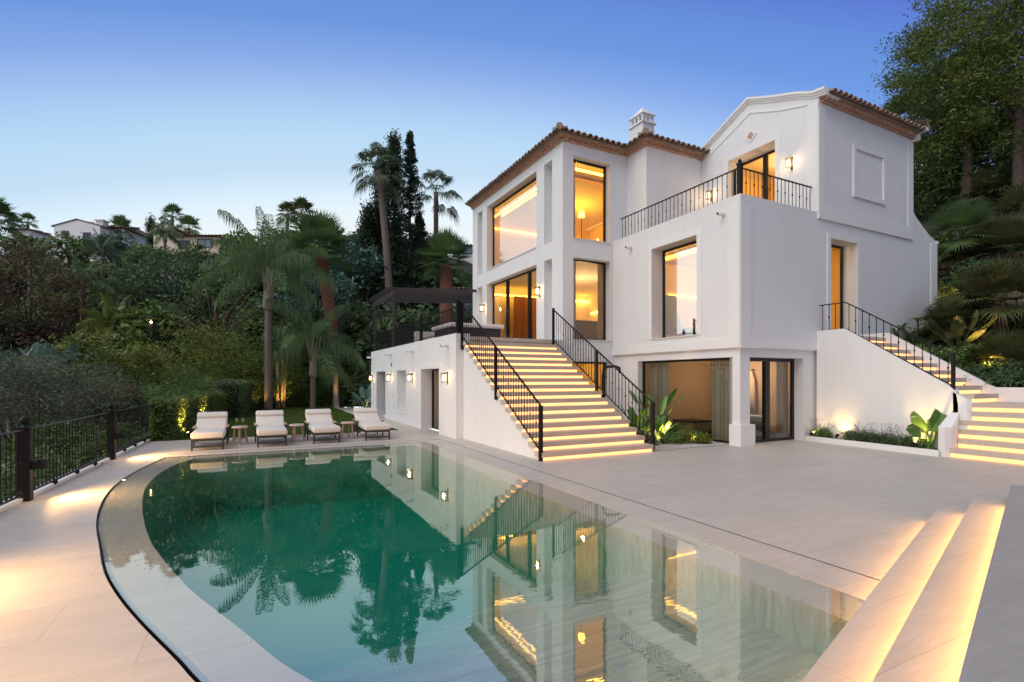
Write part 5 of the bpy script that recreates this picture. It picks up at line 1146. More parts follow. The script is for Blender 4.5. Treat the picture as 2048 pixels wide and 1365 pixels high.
x, y = A(872, 52); fan_palm('second tall thin fan palm right of the dark conifers', x, y, Z(385, 52), 18, 1.8, 1.5, .28, seed=35, m='palm_blue', droop=1.5, lo=-35, hi=78, nleaf=24, sag=.2, r_top=.24)
x, y = A(893, 34); fan_palm('stout fan palm with red sheathed trunk beside the pergola', x, y, Z(530, 34), 44, 1.0, 1.25, .46, seed=36, bark='bark_red', m='palm_green', droop=.12, lo=-28, nleaf=26, sag=.04, r_top=.40)
for px, d, py, r_, kd, l, s_ in ((820, 46, 266, 2.2, 'spire', 'tall dark star-branched conifer with a pointed top', 41), (789, 47, 272, .85, 'column', 'thin columnar conifer close behind the tall palm trunk', 42), (762, 49, 325, 1.1, 'column', 'dark column conifer left of the tall palm trunk', 43), (738, 48, 418, 1.2, 'column', 'short dark cypress left of the conifer group', 44), (838, 47, 430, 2.4, 'spire', 'broad dark conifer below the tall ones, behind the pergola', 45), (776, 48.5, 470, 2.3, 'column', 'broad dark cypress mass behind the queen palm', 46), (812, 48, 500, 2.5, 'column', 'low black-green cypress in the middle of the conifer group', 47), (868, 50, 480, 1.7, 'column', 'dark conifer between the pale trunk and the stout red palm', 48)):
    x, y = A(px, d); conifer(l, x, y, Z(py, d), r_, kd, s_, 420 if kd == 'spire' else 300, name='conifer', group='dark conifers behind the terrace', size=.13 if kd == 'spire' else .17, per=38)
x, y = A(930, 50); broadleaf('clipped green hedge-like tree beside the villa wall', x, y, 6, (4.0, 1.6, 1.6), 'leaf_mid', ncl=50, per=60, size=.16, seed=49, crown_z=Z(600, 50)); x, y = A(915, 38); broadleaf('small green tree behind the pergola', x, y, 5, (2.2, 2, 1.6), 'leaf_teal', ncl=40, per=60, size=.15, seed=50, crown_z=Z(640, 38))
# garden edge plants
x, y = A(672, 29.5); banana('tall banana-like plant lit from below beside the leaning palm', x, y, 3.6, 51, 9, 1.35, .3, 'leaf_teal', z=0, stem=2.2, stem_r=.13, spread=.6); x, y = A(732, 27); banana('small broad-leaved plant by the annex end', x, y, 1.5, 52, 7, .8, .22, 'leaf_teal', z=0)
x, y = A(18, 17.5); banana('grey-green strelitzia clump at the far left', x, y, 3.0, 53, 14, 1.1, .30, 'leaf_teal', z=-.6, tears=1, stem=1.7, pet=.7); x, y = A(98, 20); banana('grey-green strelitzia clump right of the one at the left edge', x, y, 3.2, 54, 18, 1.25, .34, 'leaf_teal', z=-.8, tears=1, stem=2.0, pet=.8)
def bush(label, px, d, pyt, pyb, wpx, m, seed, size=.07, ncl=70, per=80, name='shrub', group=None, cat='shrub', asp=.45, dr=None):
    x, y = A(px, d); zt, zb_ = Z(pyt, d), Z(pyb, d); rz_ = (zt - zb_) / 2; rx = wpx / 1016 * d / 2; g0 = min(hgt(x, y), zb_)
    t = empty(name, (x, y, g0), label, cat, group); v, f = crown_cloud((x, y, (zt + zb_) / 2), (rx, dr or rx, rz_), ncl, per, size, .15, seed=seed, flat=.2, asp=asp, shell=.45); npmesh('foliage', v, f, m, t)
    M = MB(); rd = random.Random(seed)
    for k in range(6): a = rd.uniform(0, 6.28); M.tube([(x + .1 * math.cos(a), y + .1 * math.sin(a), g0 - .2), (x + rx * .5 * math.cos(a), y + rx * .5 * math.sin(a), (zt + zb_) / 2)], [.04, .015], n=5)
    M.build('stem', 'bark', t); return t
bush('big grey-leaved olive bush behind the fence at the left', 70, 15, 705, 870, 300, 'leaf_grey', 61, .075, 170, 90, asp=.22); bush('grey-leaved bush continuing right of the olive bush', 190, 19, 760, 850, 200, 'leaf_grey', 62, .08, 90, 80, asp=.22)
bush('yellow-green shrub behind the fence', 205, 22, 680, 790, 190, 'leaf_yellow', 63, .10, 100, 60); bush('rusty low shrub between the green ones', 215, 18, 770, 830, 120, 'leaf_red', 64, .05, 50, 80); bush('bright low shrub above the hedge end', 275, 19, 775, 850, 140, 'leaf_mid', 65, .05, 70, 80)
bush('feathery bamboo left of the tallest queen palm', 400, 27, 655, 800, 220, 'leaf_yellow', 66, .13, 150, 60, asp=.16); bush('bamboo mass between the two queen palms', 580, 31, 680, 815, 150, 'leaf_mid', 67, .14, 130, 60, asp=.16); bush('green shrubbery left of the palm trunk', 480, 30, 660, 815, 140, 'leaf_mid', 68, .09, 110, 80, asp=.25)
bush('dark leafy bush behind the banana plant', 700, 32, 690, 815, 110, 'leaf_dark', 69, .10, 80, 80); bush('low light-green plants at the far lawn edge', 640, 30.5, 770, 818, 200, 'leaf_mid', 70, .07, 60, 80, dr=.8); bush('dark shrubs beside the far annex corner', 735, 30, 720, 820, 70, 'leaf_dark', 71, .09, 60, 80)
bush('pale variegated shrub at the top of the slope', 300, 30, 690, 760, 120, 'leaf_grey', 72, .07, 60, 70); bush('deep green undergrowth above the hedge', 330, 24, 740, 800, 200, 'leaf_mid', 73, .06, 80, 80)
# hedge along the lawn
def hedge(label, pts, h, wd, m, seed, dens=2300):
    rg = np.random.default_rng(seed); C = []
    t = empty('hedge', (*pts[0][:2], pts[0][2]), label, 'hedge')
    core = MB()
    for (x0, y0, z0), (x1, y1, z1) in zip(pts, pts[1:]):
        L_ = math.hypot(x1 - x0, y1 - y0); n = int(dens * L_); u = rg.uniform(0, 1, n); nx, ny = -(y1 - y0) / L_, (x1 - x0) / L_; w_ = rg.uniform(-.5, .5, n) * wd; zz = rg.uniform(0.02, 1, n) ** .8 * h
        side = rg.uniform(0, 1, n) < .6; w_ = np.where(side, np.sign(w_) * wd * .5, w_); zz = np.where(side, zz, h); j = rg.normal(0, .05, (n, 3)); C.append(np.stack([x0 + (x1 - x0) * u + nx * w_, y0 + (y1 - y0) * u + ny * w_, z0 + (z1 - z0) * u + zz], 1) + j)
        core.prism([(x0 + nx * wd * .38, y0 + ny * wd * .38), (x0 - nx * wd * .38, y0 - ny * wd * .38), (x1 - nx * wd * .38, y1 - ny * wd * .38), (x1 + nx * wd * .38, y1 + ny * wd * .38)], min(z0, z1) - .1, min(z0, z1) + h * .9)  # solid dark core, its colour stands in for shade inside the hedge
    
    for (xe, ye, ze) in (pts[0], pts[-1]):
        n = int(dens * .9); C.append(np.stack([xe + rg.uniform(-.5, .5, n) * wd, ye + rg.normal(0, .06, n), ze + rg.uniform(0, 1, n) * h], 1))
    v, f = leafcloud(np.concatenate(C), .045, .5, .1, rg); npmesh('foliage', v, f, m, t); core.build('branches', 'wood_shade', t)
hx = lambda y: fx(y) + .30
hedge('leafy clipped hedge running back along the left of the lawn', [(hx(16.4), 16.35, -.02), (hx(20), 20, -.02), (hx(24) + .5, 24.4, -.02)], 1.05, .6, 'leaf_hedge', 81); hedge('darker hedge closing the back of the lawn', [(hx(24) + .9, 24.6, -.02), (-.6, 29.5, -.02), (1.2, 32.5, 0)], 1.5, 1.0, 'leaf_dark', 82, 2000)
bush('low dark planting below the pool fence', -30, 9, 930, 1180, 480, 'leaf_mid', 83, .06, 120, 110, dr=1.6); bush('dark ground shrubs just beyond the fence', 150, 14, 850, 930, 260, 'leaf_mid', 84, .06, 110, 90, dr=2.0)
t = empty('garden_path_rail', (*A(262, 20), -1.2), 'pale stepped path edge in the lower garden beyond the fence', 'path edge')
M = MB(); a, b = at(232, 21, 877), at(306, 23, 866); M.bar(a, b, .35, .07); a2, b2 = at(238, 19, 884), at(300, 20, 876); M.bar(a2, b2, .4, .07); M.build('step_edge', 'far_white', t); M = MB(); p = at(264, 19, 866); M.box(p.x - .04, p.x + .04, p.y - .04, p.y + .04, -2.2, Z(866, 19)); p = at(301, 21, 852); M.box(p.x - .04, p.x + .04, p.y - .04, p.y + .04, -2.2, Z(852, 21)); M.build('post', 'far_white', t)
# right-hand slope
for px, d, pyc, pet, rad, tr, l, s_, m_, dr_, kw in (
    (1925, 19.5, 478, .75, 1.0, .18, 'green fan palm in front of the upper stone wall', 91, 'palm_green', .5, {}),
    (2004, 18.5, 512, .8, 1.0, .18, 'dark fan palm right of the green one by the stone wall', 92, 'palm_olive', .6, {}),
    (2000, 14.6, 612, .75, .95, .20, 'large bronze-lit fan palm over the side stairs', 93, 'palm_olive', .7, {}),
    (2010, 12.6, 742, .45, .72, .16, 'low fan palm lit from below at the right edge', 94, 'palm_olive', .35, {}),
    (1898, 14.8, 655, .45, .6, .13, 'small bronze fan palm at the bend of the parapet', 95, 'palm_olive', .4, {}),
    (1858, 30, 330, 1.0, 1.1, .18, 'tall fan palm rising close behind the villa corner', 96, 'palm_olive', .9, dict(skirt=9)),
    (1822, 33, 245, 1.2, 1.5, .2, 'fan palm crown just above the tiled eave', 97, 'palm_blue', .6, {}),
    (1896, 33, 185, 1.2, 1.5, .18, 'tall fan palm with a slim pale trunk right of the villa', 98, 'palm_olive', 1.0, dict(skirt=4)),
    (2016, 31, 205, 1.2, 1.4, .18, 'tall fan palm with its pale trunk near the right edge', 99, 'palm_olive', 1.0, dict(skirt=4)),
    (1960, 27, 400, .95, 1.15, .2, 'mid-height fan palm hanging with pale old fronds', 100, 'palm_olive', .9, dict(skirt=8)),
    (2046, 24, 430, .9, 1.05, .2, 'fan palm cut by the right edge above the stone wall', 101, 'palm_olive', .8, {})):
    x, y = A(px, d); fan_palm(l, x, y, Z(pyc, d), 34 if d < 22 else 24, pet, rad, tr, m=m_, droop=dr_, seed=s_, nleaf=40 if d < 22 else 22, group='fan palms on the right slope', bark='bark_palm' if d > 22 else 'bark', **kw)
x, y = A(1930, 27); broadleaf('large feathery tree filling the upper right corner', x, y, 20, (4.2, 3.2, 4.8), 'leaf_oak', name='feathery_tree', ncl=300, per=150, size=.10, seed=111, crown_z=Z(150, 27), trunk=.28, clump=.11, flat=.65, asp=.34, shell=.2)
x, y = A(2040, 25); broadleaf('second feathery tree cut by the right edge', x, y, 20, (3.6, 3.0, 4.8), 'leaf_oak', name='feathery_tree', ncl=150, per=130, size=.12, seed=112, crown_z=Z(120, 25), trunk=.28, clump=.14, flat=.55, asp=.22, shell=.25)
x, y = A(1905, 29); broadleaf('olive-green tree right of the villa, below the feathery crown', x, y, 14, (3.3, 2.6, 3.0), 'leaf_oak', name='feathery_tree', ncl=120, per=120, size=.12, seed=113, crown_z=Z(330, 29), trunk=.25, clump=.16, flat=.5, asp=.25, shell=.3)
x, y = A(2010, 29); broadleaf('dark tree behind the right-hand palms', x, y, 14, (4.5, 3.2, 4.0), 'leaf_dark', ncl=130, per=120, size=.14, seed=114, crown_z=Z(380, 29), clump=.2, flat=.4)
x, y = A(1875, 31); broadleaf('dark green tree behind the sloping end wall of the villa', x, y, 10, (3.0, 2.6, 3.0), 'leaf_dark', ncl=90, per=110, size=.13, seed=115, crown_z=Z(440, 31)); x, y = A(1990, 34); broadleaf('tall dark tree closing the view at the right', x, y, 14, (7, 3.5, 4.2), 'leaf_dark', ncl=160, per=110, size=.17, seed=116, crown_z=Z(470, 34))
x, y = A(1850, 18.2)
bush('leafy undergrowth beneath the stone wall, warm lit', 1905, 18.6, 560, 660, 140, 'leaf_yellow', 117, .08, 70, 90); bush('dark undergrowth left of the bronze palm', 1950, 16, 600, 700, 150, 'leaf_dark', 118, .08, 80, 100); bush('low dark groundcover above the retaining wall', 2010, 12.2, 735, 790, 200, 'leaf_dark', 119, .045, 120, 110, dr=.9); bush('small-leaved groundcover along the stair parapet', 1925, 13.3, 700, 765, 110, 'leaf_mid', 120, .045, 80, 90, dr=.6)
bush('dark planting high on the slope under the palms', 1965, 21, 480, 560, 240, 'leaf_dark', 121, .10, 90, 100); bush('greenery between the villa end and the stone wall', 1885, 22, 470, 560, 60, 'leaf_mid', 122, .09, 50, 90)
x, y = A(1915, 14.2); banana('bronze strelitzia leaves leaning over the side stairs', x, y, 1.5, 123, 14, .75, .13, 'palm_olive', z=hgt(x, y) - .2, tears=0, curve=.4); x, y = A(1870, 15.2); spiky('spiky yucca against the villa wall', x, y, Z(668, 15.2), .55, 90, 'palm_olive', seed=124, wid=.02)
x, y = A(1836, 15.6); t = empty('frangipani', (x, y, hgt(x, y)), 'bare-limbed frangipani with leaf tufts by the villa wall', 'shrub'); M = MB(); V2 = MB(); b = Vector((x, y, hgt(x, y) - .3)); rd = random.Random(9)
for px_, py_2 in ((1806, 655), (1836, 640), (1850, 668), (1790, 665), (1872, 655)):
    e = at(px_, 15.6 + rd.uniform(-.3, .3), py_2); M.tube([b, b.lerp(e, .55) + Vector((0, 0, -.12)), e], [.05, .035, .02], n=6)
    for k in range(11): a = k * .57 * 2; paddle(V2, e, a, R(rd.uniform(0, 45)), .03, .24, .035, rd, .5, 0)
M.build('branch', 'bark', t, smooth=True); V2.build('leaves', 'leaf_mid', t)
# rough stone retaining walls on the slope
def stone_wall(label, p0, p1, z0, z1, seed):
    rd = random.Random(seed); t = empty('stone_wall', ((p0[0] + p1[0]) / 2, (p0[1] + p1[1]) / 2, z0), label, 'wall', 'dry stone retaining walls on the slope'); M = MB(); a, b = Vector(p0), Vector(p1); L_ = (b - a).length; t_ = (b - a) / L_; ang = math.atan2(t_.y, t_.x); z = z0
    while z < z1:
        hh = rd.uniform(.24, .36); u = rd.uniform(-.3, 0)
        while u < L_:
            w_ = rd.uniform(.35, .8); c = a + t_ * (u + w_ / 2); M.rbox(-w_ / 2 + .015, w_ / 2 - .015, -.22 + rd.uniform(-.05, .05), .2, .012, hh - .012, .05, 2, Matrix.Translation((c.x, c.y, z)) @ Matrix.Rotation(ang, 4, 'Z')); u += w_
        z += hh
    M.build('stones', 'rock', t)
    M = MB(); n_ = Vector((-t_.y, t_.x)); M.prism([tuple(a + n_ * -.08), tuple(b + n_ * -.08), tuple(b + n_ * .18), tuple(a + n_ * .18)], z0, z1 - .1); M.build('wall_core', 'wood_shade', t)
stone_wall('lower dry stone wall right of the villa end', A(1868, 20.5), A(2080, 18.0), Z(590, 19.5), Z(520, 19.5), 1); stone_wall('upper dry stone wall under the tall palms', A(1980, 22.5), A(2120, 20.5), Z(500, 21.5), Z(445, 21.5), 2); stone_wall('near dry stone wall at the right edge', A(2005, 16.3), A(2120, 15.2), Z(615, 15.8), Z(545, 15.8), 3)
# planter beds by the side stairs and gravel garden under the main stairs
banana('big-leaved alocasia lit from below at the foot of the side stairs', 13.30, 5.80, 1.15, 131, 6, .52, .23, 'leaf_banana', z=.1, tears=1, pet=.5, curve=.6, name='alocasia')
rd = random.Random(4)
for k, y in enumerate((8.2, 7.45, 7.1, 6.7, 6.35, 6.05)):
    x = 13.02 + (y - 5.45) * .067 + .25; t = empty('flowering_plant', (x, y, .1), ['low green tuft beside the spotlight at the house end of the planter', 'dark low flowering plant with pink heads, first right of the wall glow', 'dark low flowering plant, second right of the wall glow', 'dark low flowering plant in the middle of the planter', 'dark low flowering plant left of the alocasia spotlight', 'small plant next to the alocasia'][k], 'plant', 'low plants in the side planter')
    v, f = crown_cloud((x, y, .2), (.15, .25, .13), 34, 50, .022, .3, seed=140 + k, flat=.2); npmesh('foliage', v, f, 'leaf_dark' if k else 'leaf_mid', t)
    M = MB(); F = MB()
    for j in range(22): a = rd.uniform(0, 6.28); e = Vector((x + rd.uniform(-.12, .12), y + rd.uniform(-.35, .35), rd.uniform(.36, .6))); M.tube([(x, y + (e.y - y) * .4, .2), e], [.003, .0015], n=3, cap=False); F.lathe([(.004, -.008), (.011, 0), (.004, .008)], e, 5)
    M.build('stem', 'bark', t); F.build('flower', 'flower', t) if 'flower' in MAT else F.build('flower', 'leaf_red', t)
fill('gravel_bed', [(8.10, 8.78), (8.6, 8.72), (9.3, 8.95), (10.0, 8.85), (10.62, 8.75), (10.62, 13.3), (8.10, 13.3)], [], .006, 'gravel')
n = 5200; rg = np.random.default_rng(8); gx = rg.uniform(8.13, 10.55, n); gy = 8.85 + 3.3 * rg.uniform(0, 1, n) ** 1.5; s_ = rg.uniform(.012, .028, n); base = np.array([(1, 0, 0), (-1, 0, 0), (0, 1, 0), (0, -1, 0), (0, 0, .7), (0, 0, -.7)], dtype=float)
V_ = (base[None] * s_[:, None, None] * rg.uniform(.7, 1.2, (n, 6, 1)) + np.stack([gx, gy, np.full(n, .015)], 1)[:, None, :]).reshape(-1, 3); T_ = np.array([(0, 2, 4), (2, 1, 4), (1, 3, 4), (3, 0, 4), (2, 0, 5), (1, 2, 5), (3, 1, 5), (0, 3, 5)]); F_ = (T_[None] + (np.arange(n) * 6)[:, None, None]).reshape(-1, 3)
tag(npmesh('gravel', V_, F_, 'gravel'), 'pale pebbles covering the planting bed between the stairs and the basement window', 'gravel', kind='stuff')
for i, (x, y, w_, l_) in enumerate(((8.75, 9.05, .55, .3), (9.15, 9.5, .5, .3))):
    M = MB(); M.rbox(x - w_ / 2, x + w_ / 2, y - l_ / 2, y + l_ / 2, .0, .045, .01, 2); tag(M.build('stepping_stone', 'deck_stone'), ['stepping stone nearest the stair foot in the gravel', 'second stepping stone further into the gravel'][i], 'paving slab', 'stepping stones in the gravel')
banana('tall bird-of-paradise plant with upright leaf in front of the basement window', 9.95, 10.75, 2.1, 151, 7, .55, .12, 'leaf_banana', z=0, tears=0, pet=.95, curve=.8, name='bird_of_paradise')
banana('dense clump of narrow lit leaves beside the stair post', 8.95, 10.3, 1.2, 152, 26, .42, .06, 'leaf_banana', z=0, tears=0, pet=.55, curve=.7, name='bird_of_paradise'); banana('low clump of broad leaves in the middle of the gravel bed', 9.75, 10.3, .9, 153, 16, .36, .09, 'leaf_banana', z=0, tears=0, pet=.4, curve=.9, name='bird_of_paradise')
for (x, y, r_, h_, m_), l in zip(((8.75, 9.7, .35, .3, 'leaf_dark'), (9.35, 9.55, .28, .22, 'leaf_mid'), (9.85, 9.5, .25, .3, 'leaf_yellow'), (10.15, 9.25, .2, .22, 'leaf_yellow'), (9.3, 10.6, .4, .4, 'leaf_dark'), (10.35, 9.9, .25, .25, 'leaf_mid')), ('round dark shrub by the foot of the stairs', 'low grey tuft in the gravel', 'yellow-lit shrub left of the garden spotlight', 'yellow-lit shrub behind the garden spotlight', 'dark shrub behind the leaf clumps', 'small shrub by the basement glass')):
    t = empty('garden_shrub', (x, y, 0), l, 'shrub', 'shrubs in the gravel bed'); v, f = crown_cloud((x, y, h_ * .55), (r_, r_, h_ * .5), 40, 50, .028, .3, seed=int(x * 100 + y * 10)); npmesh('foliage', v, f, m_, t); M = MB(); [M.tube([(x, y, 0), (x + .12 * math.cos(k), y + .12 * math.sin(k), h_ * .6)], [.008, .003], n=4) for k in range(5)]; M.build('stem', 'bark', t)

# ================================================================== GARDEN SPOTLIGHTS
def spot(x, y, z, target, label, e=18, size=70, group='ground spotlights in the garden'):
    t = empty('garden_spotlight', (x, y, z), label, 'spotlight', group); d = (Vector(target) - Vector((x, y, z + .1))).normalized(); c = Vector((x, y, z + .1))
    M = MB(); M.tube([c - d * .06, c + d * .05], .035, n=10); M.build('lamp_housing', 'iron', t); M = MB(); M.tube([(x, y, z - .02), c - d * .03], .01, n=6); M.build('stake', 'iron', t); M = MB(); M.tube([c + d * .0505, c + d * .054], .028, n=10); M.build('lens', 'spot_face', t)
    light('spot_light', 'SPOT', c + d * .06, e * 2.2, (1, .58, .16), t, target=target, spot_size=R(size), spot_blend=.8, shadow_soft_size=.03)
spot(13.12, 6.0, .1, (13.5, 5.75, .8), 'ground spotlight at the foot of the alocasia', 45, 130); spot(13.3, 7.75, .1, (13.56, 7.7, .5), 'ground spotlight washing the white stair wall in the planter', 10, 100); spot(13.2, 8.35, .1, (13.4, 8.2, .5), 'ground spotlight under the green tuft at the house corner', 5, 100)
spot(9.95, 9.2, .02, (9.9, 9.75, .35), 'small black spotlight at the front of the gravel bed', 12, 110); spot(9.0, 9.45, .02, (8.95, 10.4, .7), 'spotlight among the leaf clumps by the stairs', 60, 100); spot(9.65, 9.85, .02, (9.95, 10.9, 1.3), 'spotlight aimed up at the tall bird-of-paradise', 80, 90)
for y, l in ((16.9, 'hedge spotlight nearest the fence end'), (20.6, 'hedge spotlight behind the leftmost lounger'), (23.8, 'hedge spotlight left of the wine glasses')): spot(hx(y) + .50, y - .1, 0, (hx(y) + .2, y, .8), l, 110, 100, 'spotlights along the hedge')
x, y = A(520, 26.3); spot(x, y, 0, (*A(515, 27.5), 2.2), 'spotlight left of the tallest palm trunk', 30, 80); x, y = A(563, 28.2); spot(x, y, 0, (*A(560, 30), 2.6), 'spotlight under the bamboo canes right of the palm', 45, 80); x, y = A(682, 28.2); spot(x, y, 0, (*A(672, 29.5), 1.8), 'spotlight at the base of the banana plant', 45, 60); x, y = A(733, 26.5); spot(x, y, 0, (*A(745, 29), 2), 'spotlight near the far annex corner', 12, 80)
x, y = A(1972, 12.4); z = hgt(x, y); spot(x, y, z + .1, (*A(2020, 12.9), z + 1.1), 'spotlight glowing under the low fan palm at the right', 40, 110); x, y = A(1900, 17.0); z = hgt(x, y); spot(x, y, z + .3, (*A(1905, 19), z + 1.6), 'spotlight below the stone wall', 50, 100); x, y = A(1960, 13.2); z = hgt(x, y); spot(x, y, z + .1, (*A(1985, 13.9), z + 2.2), 'spotlight under the large bronze palm', 60, 90)
# bamboo canes that catch the light
t = empty('bamboo_canes', (*A(562, 29.3), 0), 'cluster of bamboo canes lit gold from below', 'bamboo'); M = MB(); rd = random.Random(6)
for k in range(14): x, y = A(562 + rd.uniform(-16, 12), 29.3 + rd.uniform(-.5, .5)); M.tube([(x, y, -.1), (x + rd.uniform(-.3, .3), y, 3.2)], [.035, .02], n=5)
M.build('cane', 'teak', t)

# ================================================================== HOUSES ON THE RIDGE
def facing(px, d): return at(px, d)
def house(name, label, px0, px1, pyt, pyb, d, dep, wm, roof=None, gable=None, wins=(), chim=(), extra=None):
    """box house facing the viewer: face corners from the two columns at distance d"""
    a, b = at(px0, d), at(px1, d); t_ = (b - a).normalized(); n_ = Vector((-t_.y, t_.x, 0)); zt, zb = Z(pyt, d), Z(pyb, d) - 2.5; W_ = (b - a).length
    h = empty(name, ((a.x + b.x) / 2, (a.y + b.y) / 2, zb), label, 'house', 'houses on the ridge')
    def Q(u, v, z): p = a + t_ * u + n_ * v; return (p.x, p.y, z)
    def qbox(M, u0, u1, v0, v1, z0, z1): M.add([Q(u0, v0, z0), Q(u1, v0, z0), Q(u1, v1, z0), Q(u0, v1, z0), Q(u0, v0, z1), Q(u1, v0, z1), Q(u1, v1, z1), Q(u0, v1, z1)], [(0, 3, 2, 1), (4, 5, 6, 7), (0, 1, 5, 4), (1, 2, 6, 5), (2, 3, 7, 6), (3, 0, 4, 7)])
    M = MB(); qbox(M, 0, W_, 0, dep, zb, zt)
    if gable: g = Z(gable, d); M.add([Q(0, 0, zt), Q(W_, 0, zt), Q(W_ / 2, 0, g), Q(0, dep, zt), Q(W_, dep, zt), Q(W_ / 2, dep, g)], [(0, 1, 2), (5, 4, 3)])
    M.build('wall', wm, h); M = MB()
    if gable:
        for s0, s1 in ((-.35, W_ / 2), (W_ + .35, W_ / 2)):
            za = zt - .1; M.add([Q(s0, -.1, za), Q(s1, -.1, g + .04), Q(s1, dep, g + .04), Q(s0, dep, za), Q(s0, -.1, za + .1), Q(s1, -.1, g + .14), Q(s1, dep, g + .14), Q(s0, dep, za + .1)], [(0, 1, 2, 3), (4, 7, 6, 5), (0, 4, 5, 1), (0, 3, 7, 4)])
    else:
        r_ = Z(roof, d) if roof else zt + .3; M.add([Q(-.5, -.5, zt), Q(W_ + .5, -.5, zt), Q(W_ + .5, dep + .5, zt), Q(-.5, dep + .5, zt), Q(W_ * .25, dep / 2, r_), Q(W_ * .75, dep / 2, r_)], [(0, 1, 5, 4), (1, 2, 5), (2, 3, 4, 5), (3, 0, 4), (0, 3, 2, 1)])
        k = -.4
        while k < W_ + .4:
            f = min(1, max(0, (k + .5) / (W_ + 1))); top_ = min(1, f * 4, (1 - f) * 4); M.tube([Q(k, -.55, zt + .05), Q(k + (W_ / 2 - k) * .0, -.5 + (dep / 2 + .5) * top_, zt + .08 + (r_ - zt) * top_)], .11, n=5, cap=False); k += .42
    M.build('roof', 'far_roof', h)
    for (p0, p1, q0, q1, gm) in wins:
        u0 = (p0 - px0) / (px1 - px0) * W_; u1 = (p1 - px0) / (px1 - px0) * W_; z0, z1 = Z(q1, d), Z(q0, d); M = MB(); qbox(M, u0 - .1, u1 + .1, -.06, .0, z0 - .1, z0); qbox(M, u0 - .1, u1 + .1, -.06, 0, z1, z1 + .1); qbox(M, u0 - .1, u0, -.06, 0, z0, z1); qbox(M, u1, u1 + .1, -.06, 0, z0, z1); qbox(M, (u0 + u1) / 2 - .04, (u0 + u1) / 2 + .04, -.05, 0, z0, z1); w__ = M.build('window', 'far_dark', h); M = MB(); qbox(M, u0, u1, -.03, -.005, z0, z1); M.build('pane', gm, w__)
    for (pc, q0, q1, wd) in chim:
        u = (pc - px0) / (px1 - px0) * W_; M = MB(); qbox(M, u - wd, u + wd, 2, 2 + 2 * wd, zt, Z(q0, d)); qbox(M, u - wd * 1.35, u + wd * 1.35, 2 - wd * .35, 2 + wd * 2.35, Z(q0, d), Z(q0, d) + .15); M.build('chimney', wm, h)
    return h
for px, d, pyc, l, m_, sd2 in ((140, 52, 497, 'leafy crown hiding the foot of the white villa', 'leaf_mid', 201), (222, 54, 492, 'dark crown in front of the long white wing', 'leaf_teal', 202), (300, 50, 520, 'crown screening the foot of the cream gable', 'leaf_mid', 203), (45, 52, 495, 'leafy crown in front of the low white house', 'leaf_mid', 204)):
    x, y = A(px, d); broadleaf(l, x, y, 7, (2.0, 1.8, 1.3), m_, ncl=46, per=40, size=.2, seed=sd2, crown_z=Z(pyc, d), group='trees screening the ridge houses')
house('hillside_villa', 'white hillside villa with chimneys and arched dark windows', 108, 200, 452, 500, 64, 9, 'far_white', gable=440, wins=((124, 136, 464, 476, 'far_dark'), (168, 180, 467, 478, 'far_dark')), chim=((112, 440, 452, .25), (153, 436, 440, .22), (173, 432, 445, .45)))
house('hillside_villa', 'long white wing with a tiled roof right of the white villa', 190, 246, 458, 500, 67, 8, 'far_white', roof=440, wins=((203, 218, 458, 478, 'far_glass'), (224, 242, 462, 480, 'far_dark')), chim=((209, 436, 450, .4), (219, 441, 452, .35)))
house('hillside_house', 'low white house with tiled roof under the small palms', 22, 60, 461, 500, 68, 7, 'far_white', roof=455)
house('hillside_house', 'cream house with a plain gable and small dark window', 307, 348, 458, 505, 62, 8, 'far_cream', gable=446, wins=((322, 330, 464, 472, 'far_dark'),)); house('hillside_house', 'cream house wing with wide tiled eaves, dark door and big panes', 347, 440, 474, 505, 62, 9, 'far_cream', roof=464, wins=((358, 378, 483, 497, 'far_dark'), (396, 424, 480, 494, 'far_glass')), chim=((436, 462, 474, .4),))
house('hillside_house', 'lower cream outbuilding with a tiled hip roof and white ball finial', 292, 361, 514, 540, 56, 6, 'far_cream', roof=502); house('hillside_house', 'pale flat-roofed house partly hidden between the stout palm and the villa', 905, 960, 492, 512, 70, 8, 'far_white', roof=484, wins=((915, 945, 495, 507, 'far_glass'),)); house('hillside_house', 'cream house glimpsed right of the leafy tree on the central skyline', 690, 745, 476, 500, 66, 7, 'far_cream', roof=468)
house('garden_pavilion', 'small tiled roof peeping over the pergola', 905, 935, 582, 615, 44, 4, 'far_cream', roof=570)
p = at(302, 30, 645); M = MB(); M.lathe([(.02, -.06), (.06, 0), (.02, .06)], p, 10); tag(M.build('garden_lamp', 'spot_face'), 'tiny yellow lamp glowing in the dark wood on the left', 'lamp')

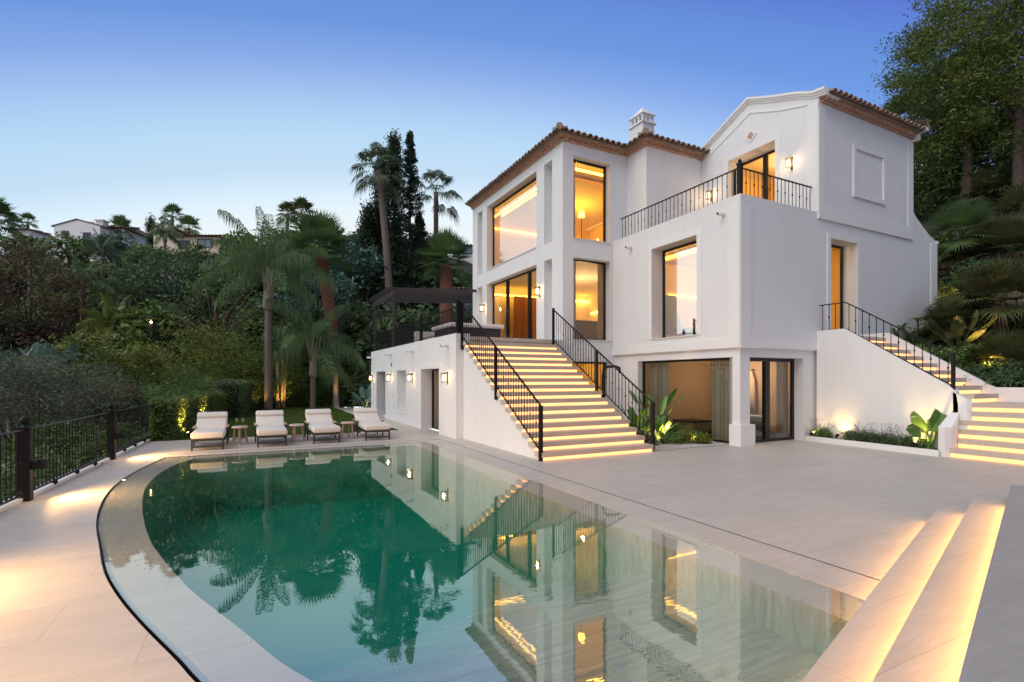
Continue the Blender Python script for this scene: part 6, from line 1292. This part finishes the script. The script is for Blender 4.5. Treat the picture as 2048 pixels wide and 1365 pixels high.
# loose ground planting on the right slope
rg = np.random.default_rng(77); n = 70000; gx = rg.uniform(15.0, 30, n); gy = rg.uniform(-1, 22, n); k = ~((gx < 20.1) & (gy > 8.3)); gx, gy = gx[k], gy[k]
gz = np.array([hgt(a, b) for a, b in zip(gx, gy)]) + rg.uniform(0, .28, len(gx)) * (1 + .8 * np.sin(gx * 2.1) * np.cos(gy * 1.7))
v, f = leafcloud(np.stack([gx, gy, gz], 1), .055, .4, .3, rg); tag(npmesh('ground_cover', v, f, 'leaf_mid'), 'low leafy ground cover on the slope right of the villa', 'ground cover', kind='stuff')
for px, d, a_, b_, w_, m_, l in ((1800, 15.6, 668, 720, 70, 'leaf_dark', 'low plants at the top of the side stairs by the wall'), (1875, 17.5, 610, 690, 90, 'leaf_mid', 'leafy shrub against the right end of the villa wall'), (1850, 16.2, 660, 720, 90, 'leaf_dark', 'dark shrub behind the parapet of the side stairs'), (1960, 17, 520, 600, 110, 'leaf_dark', 'dark shrub between the green fan palm and the bronze one')):
    bush(l, px, d, a_, b_, w_, m_, px, .06, 60, 80, dr=.7)

t = empty('sofa', (11.8, 17.2, 2.83), 'pale sofa in the living room behind the sliding door', 'sofa')
M = MB(); M.rbox(11.2, 12.2, 16.2, 18.4, 3.0, 3.25, .06); M.build('seat', 'cushion', t, smooth=True); M = MB(); M.rbox(12.1, 12.35, 16.2, 18.4, 3.0, 3.65, .06); M.build('backrest', 'cushion', t, smooth=True); M = MB(); [M.box(a, a + .06, b, b + .06, 2.83, 3.0) for a in (11.25, 12.1) for b in (16.3, 18.2)]; M.build('leg', 'iron', t)
t = empty('floor_lamp', (10.2, 14.6, 5.96), 'tall lamp with a lit shade behind the tall upper side window', 'lamp'); M = MB(); M.lathe([(.14, 0), (.14, .02), (.012, .03), (.012, 1.35)], (10.2, 14.6, 5.96), 10); M.build('stand', 'iron', t); M = MB(); M.lathe([(.09, 1.3), (.12, 1.31), (.08, 1.5)], (10.2, 14.6, 5.96), 12); M.build('lamp_shade', 'led_cove', t)
for (x, y, z, w_, h_), l in (((13.0, 20.17, 7.2, 1.2, .9), 'dark framed picture on the upper room wall'), ((12.8, 13.25, 4.2, .9, .7), 'dark framed picture in the corner room')):
    t = empty('picture', (x, y, z), l, 'picture'); M = MB(); M.box(x - w_ / 2, x + w_ / 2, y - .03, y, z - h_ / 2, z + h_ / 2); M.build('frame', 'iron', t); M = MB(); M.box(x - w_ / 2 + .05, x + w_ / 2 - .05, y - .034, y - .031, z - h_ / 2 + .05, z + h_ / 2 - .05); M.build('print', 'chair_blue', t)
